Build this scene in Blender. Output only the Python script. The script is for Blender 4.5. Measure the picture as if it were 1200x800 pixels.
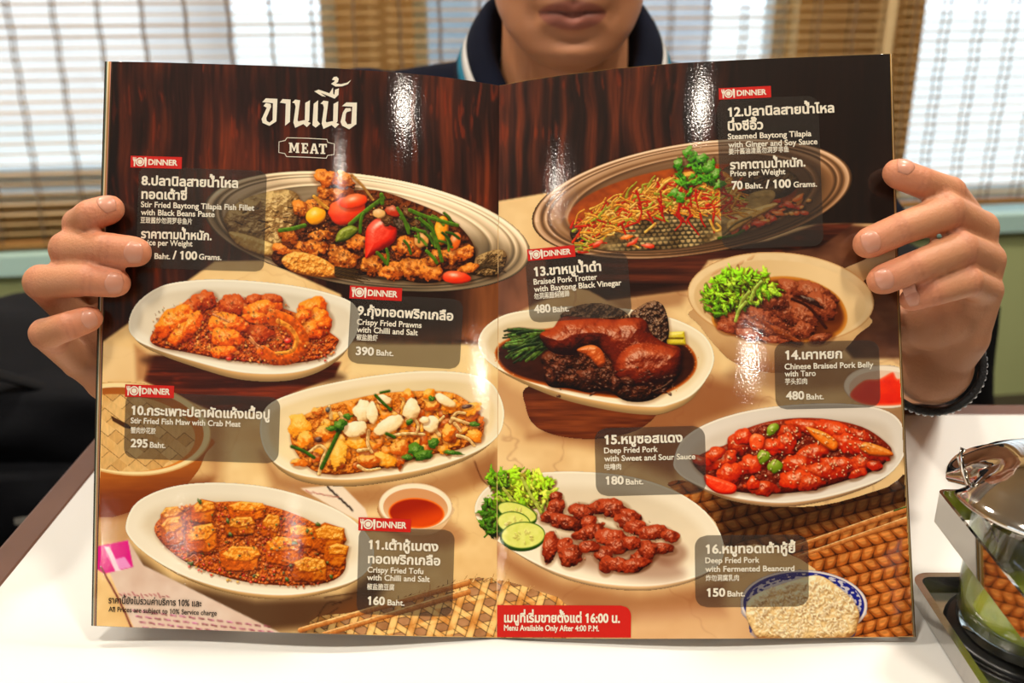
import bpy, bmesh, math, random
import numpy as np
from mathutils import Vector, Matrix, Quaternion, geometry as mgeo

for _o in list(bpy.data.objects):
    bpy.data.objects.remove(_o, do_unlink=True)
S = bpy.context.scene
COL = S.collection

# ------------------------------------------------------------------ camera
CAM = Vector((0.0, 0.0, 1.065)); PITCH = math.radians(21.0); FPX = 1200 * 35 / 36.0
FWD = Vector((0, math.cos(PITCH), -math.sin(PITCH))); UPV = Vector((0, math.sin(PITCH), math.cos(PITCH))); RIGHT = Vector((1, 0, 0))
cam_d = bpy.data.cameras.new('camera'); cam = bpy.data.objects.new('camera', cam_d); COL.objects.link(cam)
cam.location = CAM; cam.rotation_euler = (math.radians(90) - PITCH, 0, 0)
cam_d.lens = 35; cam_d.sensor_width = 36; cam_d.clip_start = 0.02; cam_d.clip_end = 200
cam_d.dof.use_dof = True; cam_d.dof.focus_distance = 0.522; cam_d.dof.aperture_fstop = 8.0
S.camera = cam
def P(px, py, d):
    """point of the room seen at photo position (px, py), d metres in front of the lens"""
    return CAM + (FWD + RIGHT * ((px - 600) / FPX) + UPV * ((400 - py) / FPX)) * d

# ------------------------------------------------------------------ world, lamps, exposure
wd = bpy.data.worlds.new('daylight'); S.world = wd; wd.use_nodes = True
_n = wd.node_tree.nodes; _bg = _n['Background']
_bg.inputs[0].default_value = (0.80, 0.91, 1.0, 1); _bg.inputs[1].default_value = 2.1
S.view_settings.view_transform = 'Standard'; S.view_settings.look = 'None'
S.view_settings.exposure = 0.26; S.view_settings.gamma = 1.0; S.view_settings.use_curve_mapping = False
S.cycles.use_denoising = True
S.cycles.max_bounces = 8; S.cycles.diffuse_bounces = 3; S.cycles.glossy_bounces = 4; S.cycles.transmission_bounces = 6; S.cycles.transparent_max_bounces = 10
S.cycles.sample_clamp_indirect = 6.0; S.cycles.caustics_reflective = False; S.cycles.caustics_refractive = False
CEIL = 2.62
LAMPS = [(-2.0, -4.6, 6, .08), (1.3, -2.5, 7, .07), (0.4, -1.1, 2.2, .045), (-0.35, -1.4, 1.3, .04), (-0.55, 0.15, 15, .13), (0.60, 0.20, 15, .13), (-0.9, 1.2, 22, .13), (0.95, 1.25, 24, .13)]  # last two lamps, above the bench, are added to brighten wall and blinds

# ------------------------------------------------------------------ helpers
def lin(r, g, b):
    f = lambda c: (c / 255 / 12.92) if c <= 10.31475 else ((c / 255 + 0.055) / 1.055) ** 2.4
    return (f(r), f(g), f(b))
MATS = {}
def mat(name, col, col2=None, scale=8.0, rough=0.5, metal=0.0, bump=0.0, bscale=None, stretch=(1, 1, 1), coat=0.0, coat_rough=0.1, sss=0.0, trans=0.0, ior=1.45, spec=0.5, attr=None, kind='noise', rough2=None, sheen=0.0):
    """procedural material: noise (or wood grain) between two colours plus fine relief"""
    m = bpy.data.materials.new(name); MATS[name] = m; m.use_nodes = True
    nt = m.node_tree; N = nt.nodes; L = nt.links; b = N['Principled BSDF']
    tc = N.new('ShaderNodeTexCoord'); mp = N.new('ShaderNodeMapping'); L.new(tc.outputs['Object'], mp.inputs[0]); mp.inputs['Scale'].default_value = stretch
    nz = N.new('ShaderNodeTexNoise'); L.new(mp.outputs[0], nz.inputs['Vector']); nz.inputs['Scale'].default_value = scale; nz.inputs['Detail'].default_value = 5
    fac = nz.outputs['Fac']
    if kind == 'wave':
        wv = N.new('ShaderNodeTexWave'); L.new(mp.outputs[0], wv.inputs['Vector']); wv.inputs['Scale'].default_value = scale; wv.inputs['Distortion'].default_value = 6; wv.inputs['Detail'].default_value = 3
        fac = wv.outputs['Fac']
    c1 = lin(*col); c2 = lin(*(col2 or col))
    if attr:
        at = N.new('ShaderNodeAttribute'); at.attribute_name = attr
        L.new(at.outputs['Color'], b.inputs['Base Color'])
    else:
        cr = N.new('ShaderNodeValToRGB'); L.new(fac, cr.inputs[0])
        cr.color_ramp.elements[0].position = 0.3; cr.color_ramp.elements[1].position = 0.7
        cr.color_ramp.elements[0].color = (*c1, 1); cr.color_ramp.elements[1].color = (*c2, 1)
        L.new(cr.outputs[0], b.inputs['Base Color'])
    b.inputs['Roughness'].default_value = rough; b.inputs['Metallic'].default_value = metal
    b.inputs['Coat Weight'].default_value = coat; b.inputs['Coat Roughness'].default_value = coat_rough
    b.inputs['Subsurface Weight'].default_value = sss; b.inputs['Subsurface Scale'].default_value = 0.004
    b.inputs['Subsurface Radius'].default_value = (1.0, 0.35, 0.18)
    b.inputs['Transmission Weight'].default_value = trans; b.inputs['IOR'].default_value = ior; b.inputs['Specular IOR Level'].default_value = spec
    b.inputs['Sheen Weight'].default_value = sheen
    if bump:
        n2 = N.new('ShaderNodeTexNoise'); L.new(mp.outputs[0], n2.inputs['Vector']); n2.inputs['Scale'].default_value = bscale or scale * 4; n2.inputs['Detail'].default_value = 4
        bp = N.new('ShaderNodeBump'); bp.inputs['Strength'].default_value = bump; bp.inputs['Distance'].default_value = 0.002
        L.new(n2.outputs['Fac'], bp.inputs['Height']); L.new(bp.outputs[0], b.inputs['Normal'])
        if coat: L.new(bp.outputs[0], b.inputs['Coat Normal'])
    return m
def tag(o, label=None, cat=None, group=None, kind=None):
    if label: o['label'] = label
    if cat: o['category'] = cat
    if group: o['group'] = group
    if kind: o['kind'] = kind
    return o
def empty(name, loc=(0, 0, 0), label=None, cat=None, group=None):
    o = bpy.data.objects.new(name, None); COL.objects.link(o); o.location = loc; o.empty_display_size = 0.05
    return tag(o, label, cat, group)
def link(name, me, m, parent=None, smooth=True):
    o = bpy.data.objects.new(name, me); COL.objects.link(o)
    if m is not None and not me.materials: me.materials.append(m)
    if smooth:
        me.polygons.foreach_set('use_smooth', np.ones(len(me.polygons), bool))
    if parent is not None:
        o.parent = parent; o.matrix_parent_inverse = Matrix.Translation(-Vector(parent.location)) if parent.parent is None else Matrix.Identity(4)
    return o
def from_bm(name, bm, m, parent=None, smooth=False, loc=None):
    bmesh.ops.recalc_face_normals(bm, faces=bm.faces)
    me = bpy.data.meshes.new(name); bm.to_mesh(me); bm.free()
    o = link(name, me, m, parent, smooth)
    return o
def rmesh(name, v, f, m, parent=None, smooth=True):
    me = bpy.data.meshes.new(name); me.from_pydata([tuple(x) for x in v], [], f); me.update()
    return link(name, me, m, parent, smooth)
def box(bm, lo, hi, M=None, bev=0.0, seg=2):
    """axis box lo..hi, optionally bevelled, moved by M"""
    b2 = bmesh.new()
    bmesh.ops.create_cube(b2, size=1.0)
    lo = Vector(lo); hi = Vector(hi)
    for v in b2.verts:
        v.co = Vector((lo.x + (v.co.x + .5) * (hi.x - lo.x), lo.y + (v.co.y + .5) * (hi.y - lo.y), lo.z + (v.co.z + .5) * (hi.z - lo.z)))
    if bev: bmesh.ops.bevel(b2, geom=b2.edges[:], offset=bev, segments=seg, affect='EDGES', profile=0.5)
    if M is not None: bmesh.ops.transform(b2, matrix=M, verts=b2.verts)
    me = bpy.data.meshes.new('t'); b2.to_mesh(me); b2.free(); bm.from_mesh(me); bpy.data.meshes.remove(me)
def boxobj(name, lo, hi, m, parent=None, M=None, bev=0.0):
    bm = bmesh.new(); box(bm, lo, hi, M, bev); return from_bm(name, bm, m, parent)
def lathe(bm, prof, n=48, M=None):
    """surface of revolution about Z from (radius, z) pairs"""
    rows = []
    for r, z in prof:
        rows.append([bm.verts.new((r * math.cos(2 * math.pi * k / n), r * math.sin(2 * math.pi * k / n), z)) for k in range(n)] if r > 1e-6 else [bm.verts.new((0, 0, z))])
    new = [v for r in rows for v in r]
    for a, b in zip(rows, rows[1:]):
        for k in range(n):
            q = [a[k % len(a)], a[(k + 1) % len(a)], b[(k + 1) % len(b)], b[k % len(b)]]
            u = []
            for v in q:
                if v not in u: u.append(v)
            if len(u) > 2: bm.faces.new(u)
    if M is not None: bmesh.ops.transform(bm, matrix=M, verts=new)
def tube(bm, pts, r, n=10, cap=True, flat=1.0):
    """round (or flattened) tube along points; r one radius or one per point"""
    pts = [Vector(p) for p in pts]; rows = []; up = Vector((0, 0, 1))
    rs = r if isinstance(r, (list, tuple)) else [r] * len(pts)
    for i, p in enumerate(pts):
        t = (pts[min(i + 1, len(pts) - 1)] - pts[max(i - 1, 0)]).normalized()
        a = t.cross(up if abs(t.z) < .95 else Vector((1, 0, 0))).normalized(); b = a.cross(t)
        rows.append([bm.verts.new(p + (a * math.cos(2 * math.pi * k / n) + b * math.sin(2 * math.pi * k / n) * flat) * rs[i]) for k in range(n)])
    for a, b in zip(rows, rows[1:]):
        for k in range(n): bm.faces.new((a[k], a[(k + 1) % n], b[(k + 1) % n], b[k]))
    if cap:
        bm.faces.new(rows[0]); bm.faces.new(rows[-1][::-1])
def struct(o):
    o['kind'] = 'structure'; return o

# ------------------------------------------------------------------ room shell
M_green = mat('green_wall_paint', (184, 194, 134), (192, 202, 142), 3, .6, bump=.05, bscale=60)
M_teal = mat('pale_teal_paint', (188, 226, 216), (196, 232, 224), 5, .5)
M_tanwall = mat('tan_wall_paint', (220, 186, 130), (228, 196, 140), 4, .6)
M_ceiling = mat('ceiling_paint', (226, 220, 210), (232, 226, 216), 3, .8)
M_floor = mat('dark_floor', (52, 44, 38), (64, 54, 46), 4, .4)
M_darkwall = mat('dark_panel_wall', (66, 46, 34), (84, 60, 44), 3, .6, stretch=(6, 1, .5))
M_white = mat('white_window_frame', (222, 232, 234), (230, 238, 240), 5, .4)
M_blind = mat('pale_wood_slat', (214, 174, 116), (230, 196, 142), 30, .45, stretch=(.15, 6, 6))
M_cord = mat('brown_ladder_cord', (122, 102, 84), (144, 122, 102), 60, .8)
def thin_glass(name, tint, refl=.06):
    """clear thin glass: light passes, faint reflection growing towards grazing view"""
    m = bpy.data.materials.new(name); m.use_nodes = True; nt = m.node_tree; N = nt.nodes; L = nt.links; N.remove(N['Principled BSDF'])
    tr = N.new('ShaderNodeBsdfTransparent'); gl = N.new('ShaderNodeBsdfGlossy'); gl.inputs['Roughness'].default_value = .02; ms = N.new('ShaderNodeMixShader'); lw = N.new('ShaderNodeLayerWeight'); lw.inputs[0].default_value = .14
    nz = N.new('ShaderNodeTexNoise'); nz.inputs['Scale'].default_value = 3; mr = N.new('ShaderNodeMapRange'); mr.inputs[3].default_value = refl * .9; mr.inputs[4].default_value = refl * 1.1; L.new(nz.outputs['Fac'], mr.inputs[0])
    mx = N.new('ShaderNodeMath'); mx.operation = 'MULTIPLY_ADD'; L.new(lw.outputs['Fresnel'], mx.inputs[0]); mx.inputs[1].default_value = .6; L.new(mr.outputs[0], mx.inputs[2])
    tr.inputs[0].default_value = (*tint, 1)
    L.new(mx.outputs[0], ms.inputs[0]); L.new(tr.outputs[0], ms.inputs[1]); L.new(gl.outputs[0], ms.inputs[2]); L.new(ms.outputs[0], N['Material Output'].inputs[0])
    return m
M_glass = thin_glass('window_glass', (.97, .985, .99))

YAW = math.atan2(0.35, 2.2)
WM = Matrix.Translation((-1.0, 2.0, 0)) @ Matrix.Rotation(YAW, 4, 'Z')      # wall frame: x along the window wall, y away from the room
WMI = WM.inverted()
def on_wall(px, py=60, off=0.0):
    """position along the window wall under photo column px"""
    o = WMI @ CAM; d = WMI.to_3x3() @ (P(px, py, 1) - CAM)
    t = (off - o.y) / d.y
    return o + d * t
SX0, SX1 = -2.2, 3.6
struct(boxobj('wall_back', (SX0, .02, 0), (SX1, .30, .47), M_green, M=WM))
struct(boxobj('trim_1', (SX0, .0, .446), (SX1, .125, .488), M_teal, M=WM))
struct(boxobj('trim_2', (SX0, .10, .575), (on_wall(932, 60, .12).x, .20, .600), M_white, M=WM))
struct(boxobj('wall_back_upper', (SX0, .12, 2.02), (SX1, .30, CEIL), M_tanwall, M=WM))
wa0, wa1 = on_wall(396, 60, .12).x, on_wall(486, 60, .12).x
wb0, wb1 = on_wall(932, 60, .12).x, on_wall(1078, 60, .12).x
struct(boxobj('wall_back_sill', (SX0, .12, .47), (wb1, .30, .585), M_tanwall, M=WM))
PILL = [(SX0, SX0 + .08), (wa0, wa1), (wb0, wb1), (SX1 - .1, SX1)]
for i, (a, b) in enumerate(PILL):
    struct(boxobj('wall_back_pier', (a, .12, .585 if i < 3 else .47), (b, .30, 2.02), M_tanwall, M=WM))
for i, ((_, a), (b, _)) in enumerate(zip(PILL, PILL[1:])):
    bm = bmesh.new(); t = .035; zb = .60 if i < 2 else .485
    for lo, hi in (((a, .18, zb), (a + t, .24, 2.02)), ((b - t, .18, zb), (b, .24, 2.02)), ((a + t, .18, zb), (b - t, .24, zb + .032)), ((a + t, .18, 1.98), (b - t, .24, 2.02))):
        box(bm, lo, hi, WM, .003)
    nmul = max(1, int(round((b - a) / .9)))
    for k in range(1, nmul): box(bm, (a + (b - a) * k / nmul - .015, .185, zb + .03), (a + (b - a) * k / nmul + .015, .235, 1.98), WM)
    w = struct(from_bm('window_%d' % (i + 1), bm, M_white))
    for k in range(nmul):
        x0 = a + t + (b - a - 2 * t) * k / nmul; x1 = a + t + (b - a - 2 * t) * (k + 1) / nmul
        boxobj('pane', (x0, .206, zb + .025), (x1, .212, 1.99), M_glass, w, WM)
struct(boxobj('floor', (-2.8, -5.7, -.05), (3.3, 3.0, 0), M_floor))
struct(boxobj('ceiling', (-2.8, -5.7, CEIL), (3.3, 3.0, CEIL + .08), M_ceiling))
struct(boxobj('wall_right', (3.1, -5.7, 0), (3.25, 2.95, CEIL), M_darkwall))
struct(boxobj('wall_rear', (-2.8, -5.7, 0), (3.25, -5.55, CEIL), M_darkwall))
bm = bmesh.new()
for lo, hi in (((-2.8, -5.7, 0), (-2.65, 2.2, .85)), ((-2.8, -5.7, 2.2), (-2.65, 2.2, CEIL)), ((-2.8, -5.7, .85), (-2.65, -2.9, 2.2)), ((-2.8, -.5, .85), (-2.65, 2.2, 2.2))): box(bm, lo, hi)
struct(from_bm('wall_left', bm, M_tanwall))
bm = bmesh.new()
for y in (-2.9, -2.1, -1.3, -.54): box(bm, (-2.76, y, .85), (-2.70, y + .04, 2.2))
for z in (.85, 2.16): box(bm, (-2.76, -2.9, z), (-2.70, -.5, z + .04))
struct(from_bm('window_4', bm, M_white))
M_lampring = mat('brushed_lamp_ring', (170, 165, 158), (190, 185, 178), 40, .35, metal=.9)
M_lamp = bpy.data.materials.new('lamp_diffuser'); M_lamp.use_nodes = True
_b = M_lamp.node_tree.nodes['Principled BSDF']; _b.inputs['Base Color'].default_value = (.9, .88, .8, 1); _b.inputs['Emission Color'].default_value = (1, .86, .68, 1); _b.inputs['Emission Strength'].default_value = 4
_where = ['over the rear of the room on the window side', 'over the rear of the room on the panelled side', 'just behind the camera on the panelled side', 'just behind the camera on the window side', 'over the aisle beside the table', 'over the side of the table with the sauce jar', 'over the bench end beside the aisle, added to brighten the wall', 'over the bench end with the backpack, added to brighten the wall']
for (x, y, e, r), wtxt in zip(LAMPS, _where):
    t = empty('ceiling_downlight', (x, y, CEIL), 'round brushed ceiling downlight ' + wtxt, 'lamp', 'round ceiling downlights')
    bm = bmesh.new(); lathe(bm, [(r, 0), (r + .025, -.004), (r + .03, -.018), (r + .012, -.026), (r, -.02), (r, 0)], 40, Matrix.Translation((x, y, CEIL)))
    from_bm('lamp_ring', bm, M_lampring, t, True)
    bm = bmesh.new(); lathe(bm, [(0, -.008), (r - .001, -.008), (r - .001, -.004), (0, -.004)], 40, Matrix.Translation((x, y, CEIL)))
    from_bm('diffuser', bm, M_lamp, t, True)
    ld = bpy.data.lights.new('downlight', 'AREA'); ld.shape = 'DISK'; ld.size = 2 * r - .02; ld.energy = e; ld.color = (1.0, .90, .77)
    lo_ = bpy.data.objects.new('downlight', ld); COL.objects.link(lo_); lo_.location = (x, y, CEIL - .03)

# ------------------------------------------------------------------ blinds: every slat its own part
PITCH_S = .0208
M_rail = mat('honey_wood_rail', (160, 112, 58), (176, 126, 70), 20, .45, stretch=(.2, 5, 5))
def blind(x0, x1, z0, z1, label, strap=None):
    root = empty('wooden_blind', WM @ Vector(((x0 + x1) / 2, .02, z0)), label, 'blind', 'wooden slat blinds at the window')
    ry = .045
    n = int((z1 - z0 - .03) / PITCH_S)
    bm = bmesh.new(); box(bm, (-(x1 - x0) / 2, -.0125, -.0012), ((x1 - x0) / 2, .0125, .0012), None, .0009, 1)
    me = bpy.data.meshes.new('slat'); bmesh.ops.recalc_face_normals(bm, faces=bm.faces); bm.to_mesh(me); bm.free(); me.materials.append(M_blind)
    rnd = random.Random(int(x0 * 100))
    for k in range(n):
        o = bpy.data.objects.new('slat', me); COL.objects.link(o); o.parent = root; o.matrix_parent_inverse = Matrix.Translation(-root.location)
        o.matrix_world = WM @ Matrix.Translation(((x0 + x1) / 2, ry, z0 + .03 + k * PITCH_S)) @ Matrix.Rotation(math.radians(-6 + rnd.uniform(-5, 5)), 4, 'X')
        o.matrix_basis = WM @ Matrix.Translation(((x0 + x1) / 2, ry, z0 + .03 + k * PITCH_S)) @ Matrix.Rotation(math.radians(-6 + rnd.uniform(-5, 5)), 4, 'X')
    boxobj('bottom_rail', (x0, ry - .014, z0), (x1, ry + .014, z0 + .016), M_rail, root, WM, .003)
    boxobj('head_rail', (x0, ry - .03, z1), (x1, ry + .03, z1 + .05), M_blind, root, WM, .004)
    c = x0 + .03; i = 0
    while c < x1 - .01:
        bm = bmesh.new()
        for dy in (-.0145, .0145):
            tube(bm, [WM @ Vector((c + .0016 * math.sin(k * 1.9 + i), ry + dy, z0 + .01 + (z1 - z0) * k / 60)) for k in range(61)], .0018, 5)
        for k in range(n):
            for dx in (-.002, .002):
                z = z0 + .028 + k * PITCH_S
                tube(bm, [WM @ Vector((c + dx, ry - .0145, z)), WM @ Vector((c + dx, ry + .0145, z))], .0007, 4, False)
        from_bm('ladder_cord', bm, M_cord, root, True)
        c += .0835; i += 1
    if strap:
        boxobj('edge_strap', (strap - .011, ry - .024, z0), (strap + .011, ry - .020, z1), M_strap, root, WM, .001)
    return root
M_strap = mat('light_wood_strap', (222, 190, 138), (230, 200, 150), 20, .5)
b1, b2 = on_wall(446, 60, .045).x, on_wall(1036, 40, .045).x
blind(SX0 + .02, b1, .495, 2.0, 'pale wooden slat blind over the window on the side of the hand without a bracelet')
blind(b1 + .012, b2 + .02, .50, 2.0, 'pale wooden slat blind directly behind the seated person', strap=b2)
blind(b2 + .032, SX1 - .05, .508, 2.0, 'pale wooden slat blind above the hand that wears the bracelet')

# ------------------------------------------------------------------ outside the window
M_pink = mat('pale_render', (226, 216, 210), (234, 226, 220), 2, .8)
M_roofg = mat('grey_roof', (160, 160, 165), (176, 176, 180), 3, .7)
M_pave = mat('light_paving', (206, 204, 198), (218, 216, 210), 1.2, .8)
M_shop = mat('dark_shop_glass', (120, 130, 138), (140, 150, 158), 1, .15)
struct(boxobj('exterior_ground', (-14, 2.9, -.35), (14, 30, -.3), M_pave))
def house(x0, x1, y, h, label, m):
    t = empty('street_building', ((x0 + x1) / 2, y, -.3), label, 'building')
    boxobj('facade', (x0, y, -.3), (x1, y + 3, h), m, t)
    boxobj('roof_slab', (x0 - .15, y - .25, h), (x1 + .15, y + 3, h + .16), M_roofg, t)
    k = 0; x = x0 + .5
    while x < x1 - 1.2:
        boxobj('shop_window', (x, y - .03, .1), (x + .9, y + .02, 1.0), M_shop, t)
        boxobj('window', (x + .1, y - .03, 1.6), (x + .8, y + .02, 2.5), M_shop, t); x += 1.5
house(-9, -3.2, 9, 2.9, 'low pale building across the street behind the blind', M_pink)
house(-1.8, 2.0, 10.5, 2.2, 'low grey building across the street behind the seated person', M_roofg)
# ------------------------------------------------------------------ table
TZ = 0.74
M_lam = mat('white_laminate', (222, 222, 218), (226, 226, 222), 6, .28, bump=.02, bscale=90, coat=.3, coat_rough=.2)
M_edge = mat('dark_brown_edging', (92, 62, 50), (108, 76, 62), 14, .4, stretch=(1, 1, 1))
M_iron = mat('black_iron', (34, 33, 32), (42, 41, 40), 20, .5)
tb = empty('restaurant_table', (.08, .28, 0), 'white laminate restaurant table with dark brown edging under the open menu', 'table')
boxobj('tabletop', (-.284, -.17, TZ - .028), (.46, .69, TZ), M_lam, tb)
bm = bmesh.new()
for lo, hi in (((-.304, -.19, TZ - .03), (-.284, .71, TZ)), ((.46, -.19, TZ - .03), (.48, .71, TZ)), ((-.284, .69, TZ - .03), (.46, .71, TZ)), ((-.284, -.19, TZ - .03), (.46, -.17, TZ))): box(bm, lo, hi, None, .002)
from_bm('edge_band', bm, M_edge, tb)
bm = bmesh.new(); lathe(bm, [(0, TZ - .03), (.12, TZ - .03), (.12, TZ - .04), (.035, TZ - .045), (.035, .03), (.05, .025), (.0, .02)], 32, Matrix.Translation((.08, .26, 0))); from_bm('pedestal', bm, M_iron, tb, True)
bm = bmesh.new(); lathe(bm, [(0, .0), (.24, .0), (.24, .008), (.08, .022), (0, .024)], 40, Matrix.Translation((.08, .26, 0))); from_bm('base_plate', bm, M_iron, tb, True)

# ------------------------------------------------------------------ bench behind the table
M_seat = mat('black_vinyl', (8, 8, 10), (11, 11, 13), 18, .75, spec=.2, bump=.15, bscale=160)
M_bwood = mat('dark_bench_wood', (58, 42, 34), (74, 54, 42), 8, .5, stretch=(.4, 4, 4))
bn = empty('bench', (-.7, 1.2, 0), 'long black upholstered bench under the window blinds', 'bench')
for k in range(3):
    x = -1.97 + k * .85
    boxobj('seat_cushion', (x, .93, .36), (x + .84, 1.44, .44), M_seat, bn, None, .022)
boxobj('plinth', (-1.94, 1.0, .0), (.55, 1.40, .36), M_bwood, bn, None, .004)

# ------------------------------------------------------------------ bags on the bench
M_bag = mat('black_nylon', (7, 8, 12), (10, 11, 16), 30, .85, bump=.3, bscale=220, spec=.2)
M_bag2 = mat('black_canvas', (10, 10, 12), (15, 15, 17), 40, .85, bump=.3, bscale=260, spec=.2)
M_patch = mat('grey_label', (128, 126, 118), (140, 138, 130), 30, .7)
def soft_box(name, c, s, m, parent, sag=.25, seed=1, rz=0):
    """a slumped, puffy bag body"""
    bm = bmesh.new(); bmesh.ops.create_cube(bm, size=2.0); bmesh.ops.subdivide_edges(bm, edges=bm.edges[:], cuts=9, use_grid_fill=True)
    R = random.Random(seed); ph = [R.uniform(0, 6) for _ in range(6)]
    rot = Matrix.Rotation(rz, 3, 'Z')
    for v in bm.verts:
        p = v.co.copy(); q = p.normalized() * 1.25
        p = p * .55 + q * .45
        w = .05 * math.sin(p.x * 5 + ph[0]) * math.sin(p.z * 4 + ph[1]) + .04 * math.sin(p.y * 6 + ph[2] + p.x * 3)
        p *= 1 + w
        if p.z > 0: p.z *= 1 - sag * (p.x * .4 + .3 * math.sin(p.x * 2 + ph[3]) + .2) ; p.x *= 1 - .12 * p.z
        p.z = max(p.z, -.92)
        v.co = Vector(c) + rot @ Vector((p.x * s[0], p.y * s[1], p.z * s[2]))
    return from_bm(name, bm, m, parent, True)
g1 = empty('shoulder_bag', (-.62, 1.16, .44), 'slumped black nylon bag with a small grey label on the bench beside the aisle', 'bag')
soft_box('bag_body', (-.64, 1.17, .535), (.21, .15, .10), M_bag, g1, .2, 3, .1)
soft_box('flap', (-.62, 1.10, .575), (.19, .12, .05), M_bag, g1, .1, 5, .1)
soft_box('side_pocket', (-.52, 1.02, .49), (.11, .05, .05), M_bag, g1, .1, 7, .2)
boxobj('label_patch', (-.565, .958, .478), (-.525, .966, .490), M_patch, g1, None, .002)
bm = bmesh.new(); tube(bm, [(-.80, 1.1, .58), (-.72, 1.0, .66), (-.58, .99, .655), (-.46, 1.05, .58), (-.43, 1.12, .50)], .011, 8, True, .4); from_bm('strap', bm, M_bag2, g1, True)
g2 = empty('backpack', (.50, 1.14, .44), 'black canvas backpack on the bench beside the arm with the bracelet', 'bag')
soft_box('bag_body', (.475, 1.14, .585), (.085, .12, .145), M_bag2, g2, .12, 11, -.1)
soft_box('front_pocket', (.475, 1.03, .53), (.065, .04, .08), M_bag2, g2, .05, 13, -.1)
bm = bmesh.new(); tube(bm, [(.43, 1.08, .70), (.455, 1.05, .735), (.50, 1.05, .735), (.525, 1.08, .70)], .009, 8, True, .5); from_bm('carry_loop', bm, M_bag2, g2, True)

# ------------------------------------------------------------------ condiment caddy and sauce jar
M_steel = mat('polished_steel', (208, 204, 198), (214, 210, 204), 8, .06, metal=1.0, bump=.02, bscale=30)
M_steel2 = mat('satin_steel', (196, 194, 190), (206, 204, 200), 60, .2, metal=1.0, stretch=(1, 8, 1))
M_rubber = mat('black_rubber', (16, 16, 16), (22, 22, 22), 20, .35)
M_jar = thin_glass('jar_glass', (.96, .985, .97), .05)
M_chili = mat('green_chilli_sauce', (178, 190, 40), (212, 214, 78), 120, .22, bump=.25, bscale=260, sss=.1, coat=.5)
cd = empty('condiment_caddy', (.262, .405, TZ), 'polished steel condiment caddy with mirror band on the table corner', 'caddy')
CX0, CX1, CY0, CY1 = .222, .303, .345, .458
bm = bmesh.new(); box(bm, (CX0 - .004, CY0 - .004, TZ + .001), (CX1 + .004, CY1 + .004, TZ + .004), None, .001, 1); from_bm('tray', bm, M_steel2, cd)
def loop(bm, x0, x1, y0, y1, z0, z1, t, r=.008):
    def ring(d):
        out = []
        for (cx, cy, a0) in ((x1 - r, y1 - r, 0), (x0 + r, y1 - r, 90), (x0 + r, y0 + r, 180), (x1 - r, y0 + r, 270)):
            for k in range(7):
                a = math.radians(a0 + k * 15); out.append((cx + (r + d) * math.cos(a), cy + (r + d) * math.sin(a)))
        return out
    o, i = ring(0), ring(-t); n = len(o)
    V = [[bm.verts.new((x, y, z)) for x, y in c] for c, z in ((o, z0), (o, z1), (i, z1), (i, z0))]
    for a, b in ((0, 1), (1, 2), (2, 3), (3, 0)):
        for k in range(n): bm.faces.new((V[a][k], V[a][(k + 1) % n], V[b][(k + 1) % n], V[b][k]))
bm = bmesh.new(); loop(bm, CX0 - .005, CX1 + .005, CY0 - .005, CY1 + .005, TZ + .001, TZ + .012, .004, .010); from_bm('tray_rim', bm, M_steel2, cd)
bm = bmesh.new(); loop(bm, CX0, CX1, CY0, CY1, TZ + .049, TZ + .0665, .0016, .004); from_bm('mirror_band', bm, M_steel, cd)
for x, y in ((CX1 - .006, CY1 - .006), (CX1 - .006, CY0 + .006), (CX0 + .004, CY0 + .006)):
    bm = bmesh.new(); tube(bm, [(x, y, TZ + .003), (x, y, TZ + .05)], .0022, 10); from_bm('post', bm, M_steel2, cd, True)
bm = bmesh.new(); lathe(bm, [(0, .004), (.040, .004), (.0405, .006), (.038, .0075), (0, .0075)], 40, Matrix.Translation((.262, .418, TZ))); from_bm('rubber_mat', bm, M_rubber, cd, True)
jr = empty('sauce_jar', (.262, .418, TZ + .008), 'glass jar of green chilli sauce with a domed steel lid and spoon', 'jar')
JM = Matrix.Translation((.262, .418, TZ + .008))
bm = bmesh.new(); lathe(bm, [(0, 0), (.033, 0), (.0355, .003), (.0362, .02), (.0362, .076), (.0355, .076), (.0355, .02), (.0345, .006), (0, .005)], 48, JM); from_bm('glass_body', bm, M_jar, jr, True)
bm = bmesh.new(); lathe(bm, [(0, .0055), (.0340, .0065), (.0352, .02), (.0352, .050), (.033, .0525), (.015, .0515), (0, .053)], 48, JM); from_bm('sauce', bm, M_chili, jr, True)
bm = bmesh.new()
prof = [(.0500, .0775), (.0510, .0790), (.0505, .0805), (.046, .0825), (.040, .088), (.030, .0935), (.018, .0965), (0, .0975)]
n = 64; rows = []
for r, z in prof:
    row = []
    for k in range(n):
        a = 2 * math.pi * k / n; rr = r
        da = abs((a - math.radians(172) + math.pi) % (2 * math.pi) - math.pi)
        if da < .13 and r > .038: rr = .038 + (r - .038) * .1          # notch for the spoon
        row.append(bm.verts.new(JM @ Vector((rr * math.cos(a), rr * math.sin(a), z))))
    rows.append(row)
for a, b in zip(rows, rows[1:]):
    for k in range(n): bm.faces.new((a[k], a[(k + 1) % n], b[(k + 1) % n], b[k]))
bmesh.ops.remove_doubles(bm, verts=bm.verts, dist=1e-6)
lid = from_bm('lid', bm, M_steel, jr, True)
sm = lid.modifiers.new('thick', 'SOLIDIFY'); sm.thickness = .0012
bm = bmesh.new(); lathe(bm, [(.0352, .068), (.0375, .068), (.0375, .0775), (.0352, .0775), (.0352, .068)], 48, JM); from_bm('collar', bm, M_steel, jr, True)
sp = empty('sauce_spoon', JM @ Vector((-.043, .004, .09)), 'thin steel spoon hooked through the notch of the sauce jar lid', 'spoon')
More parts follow.
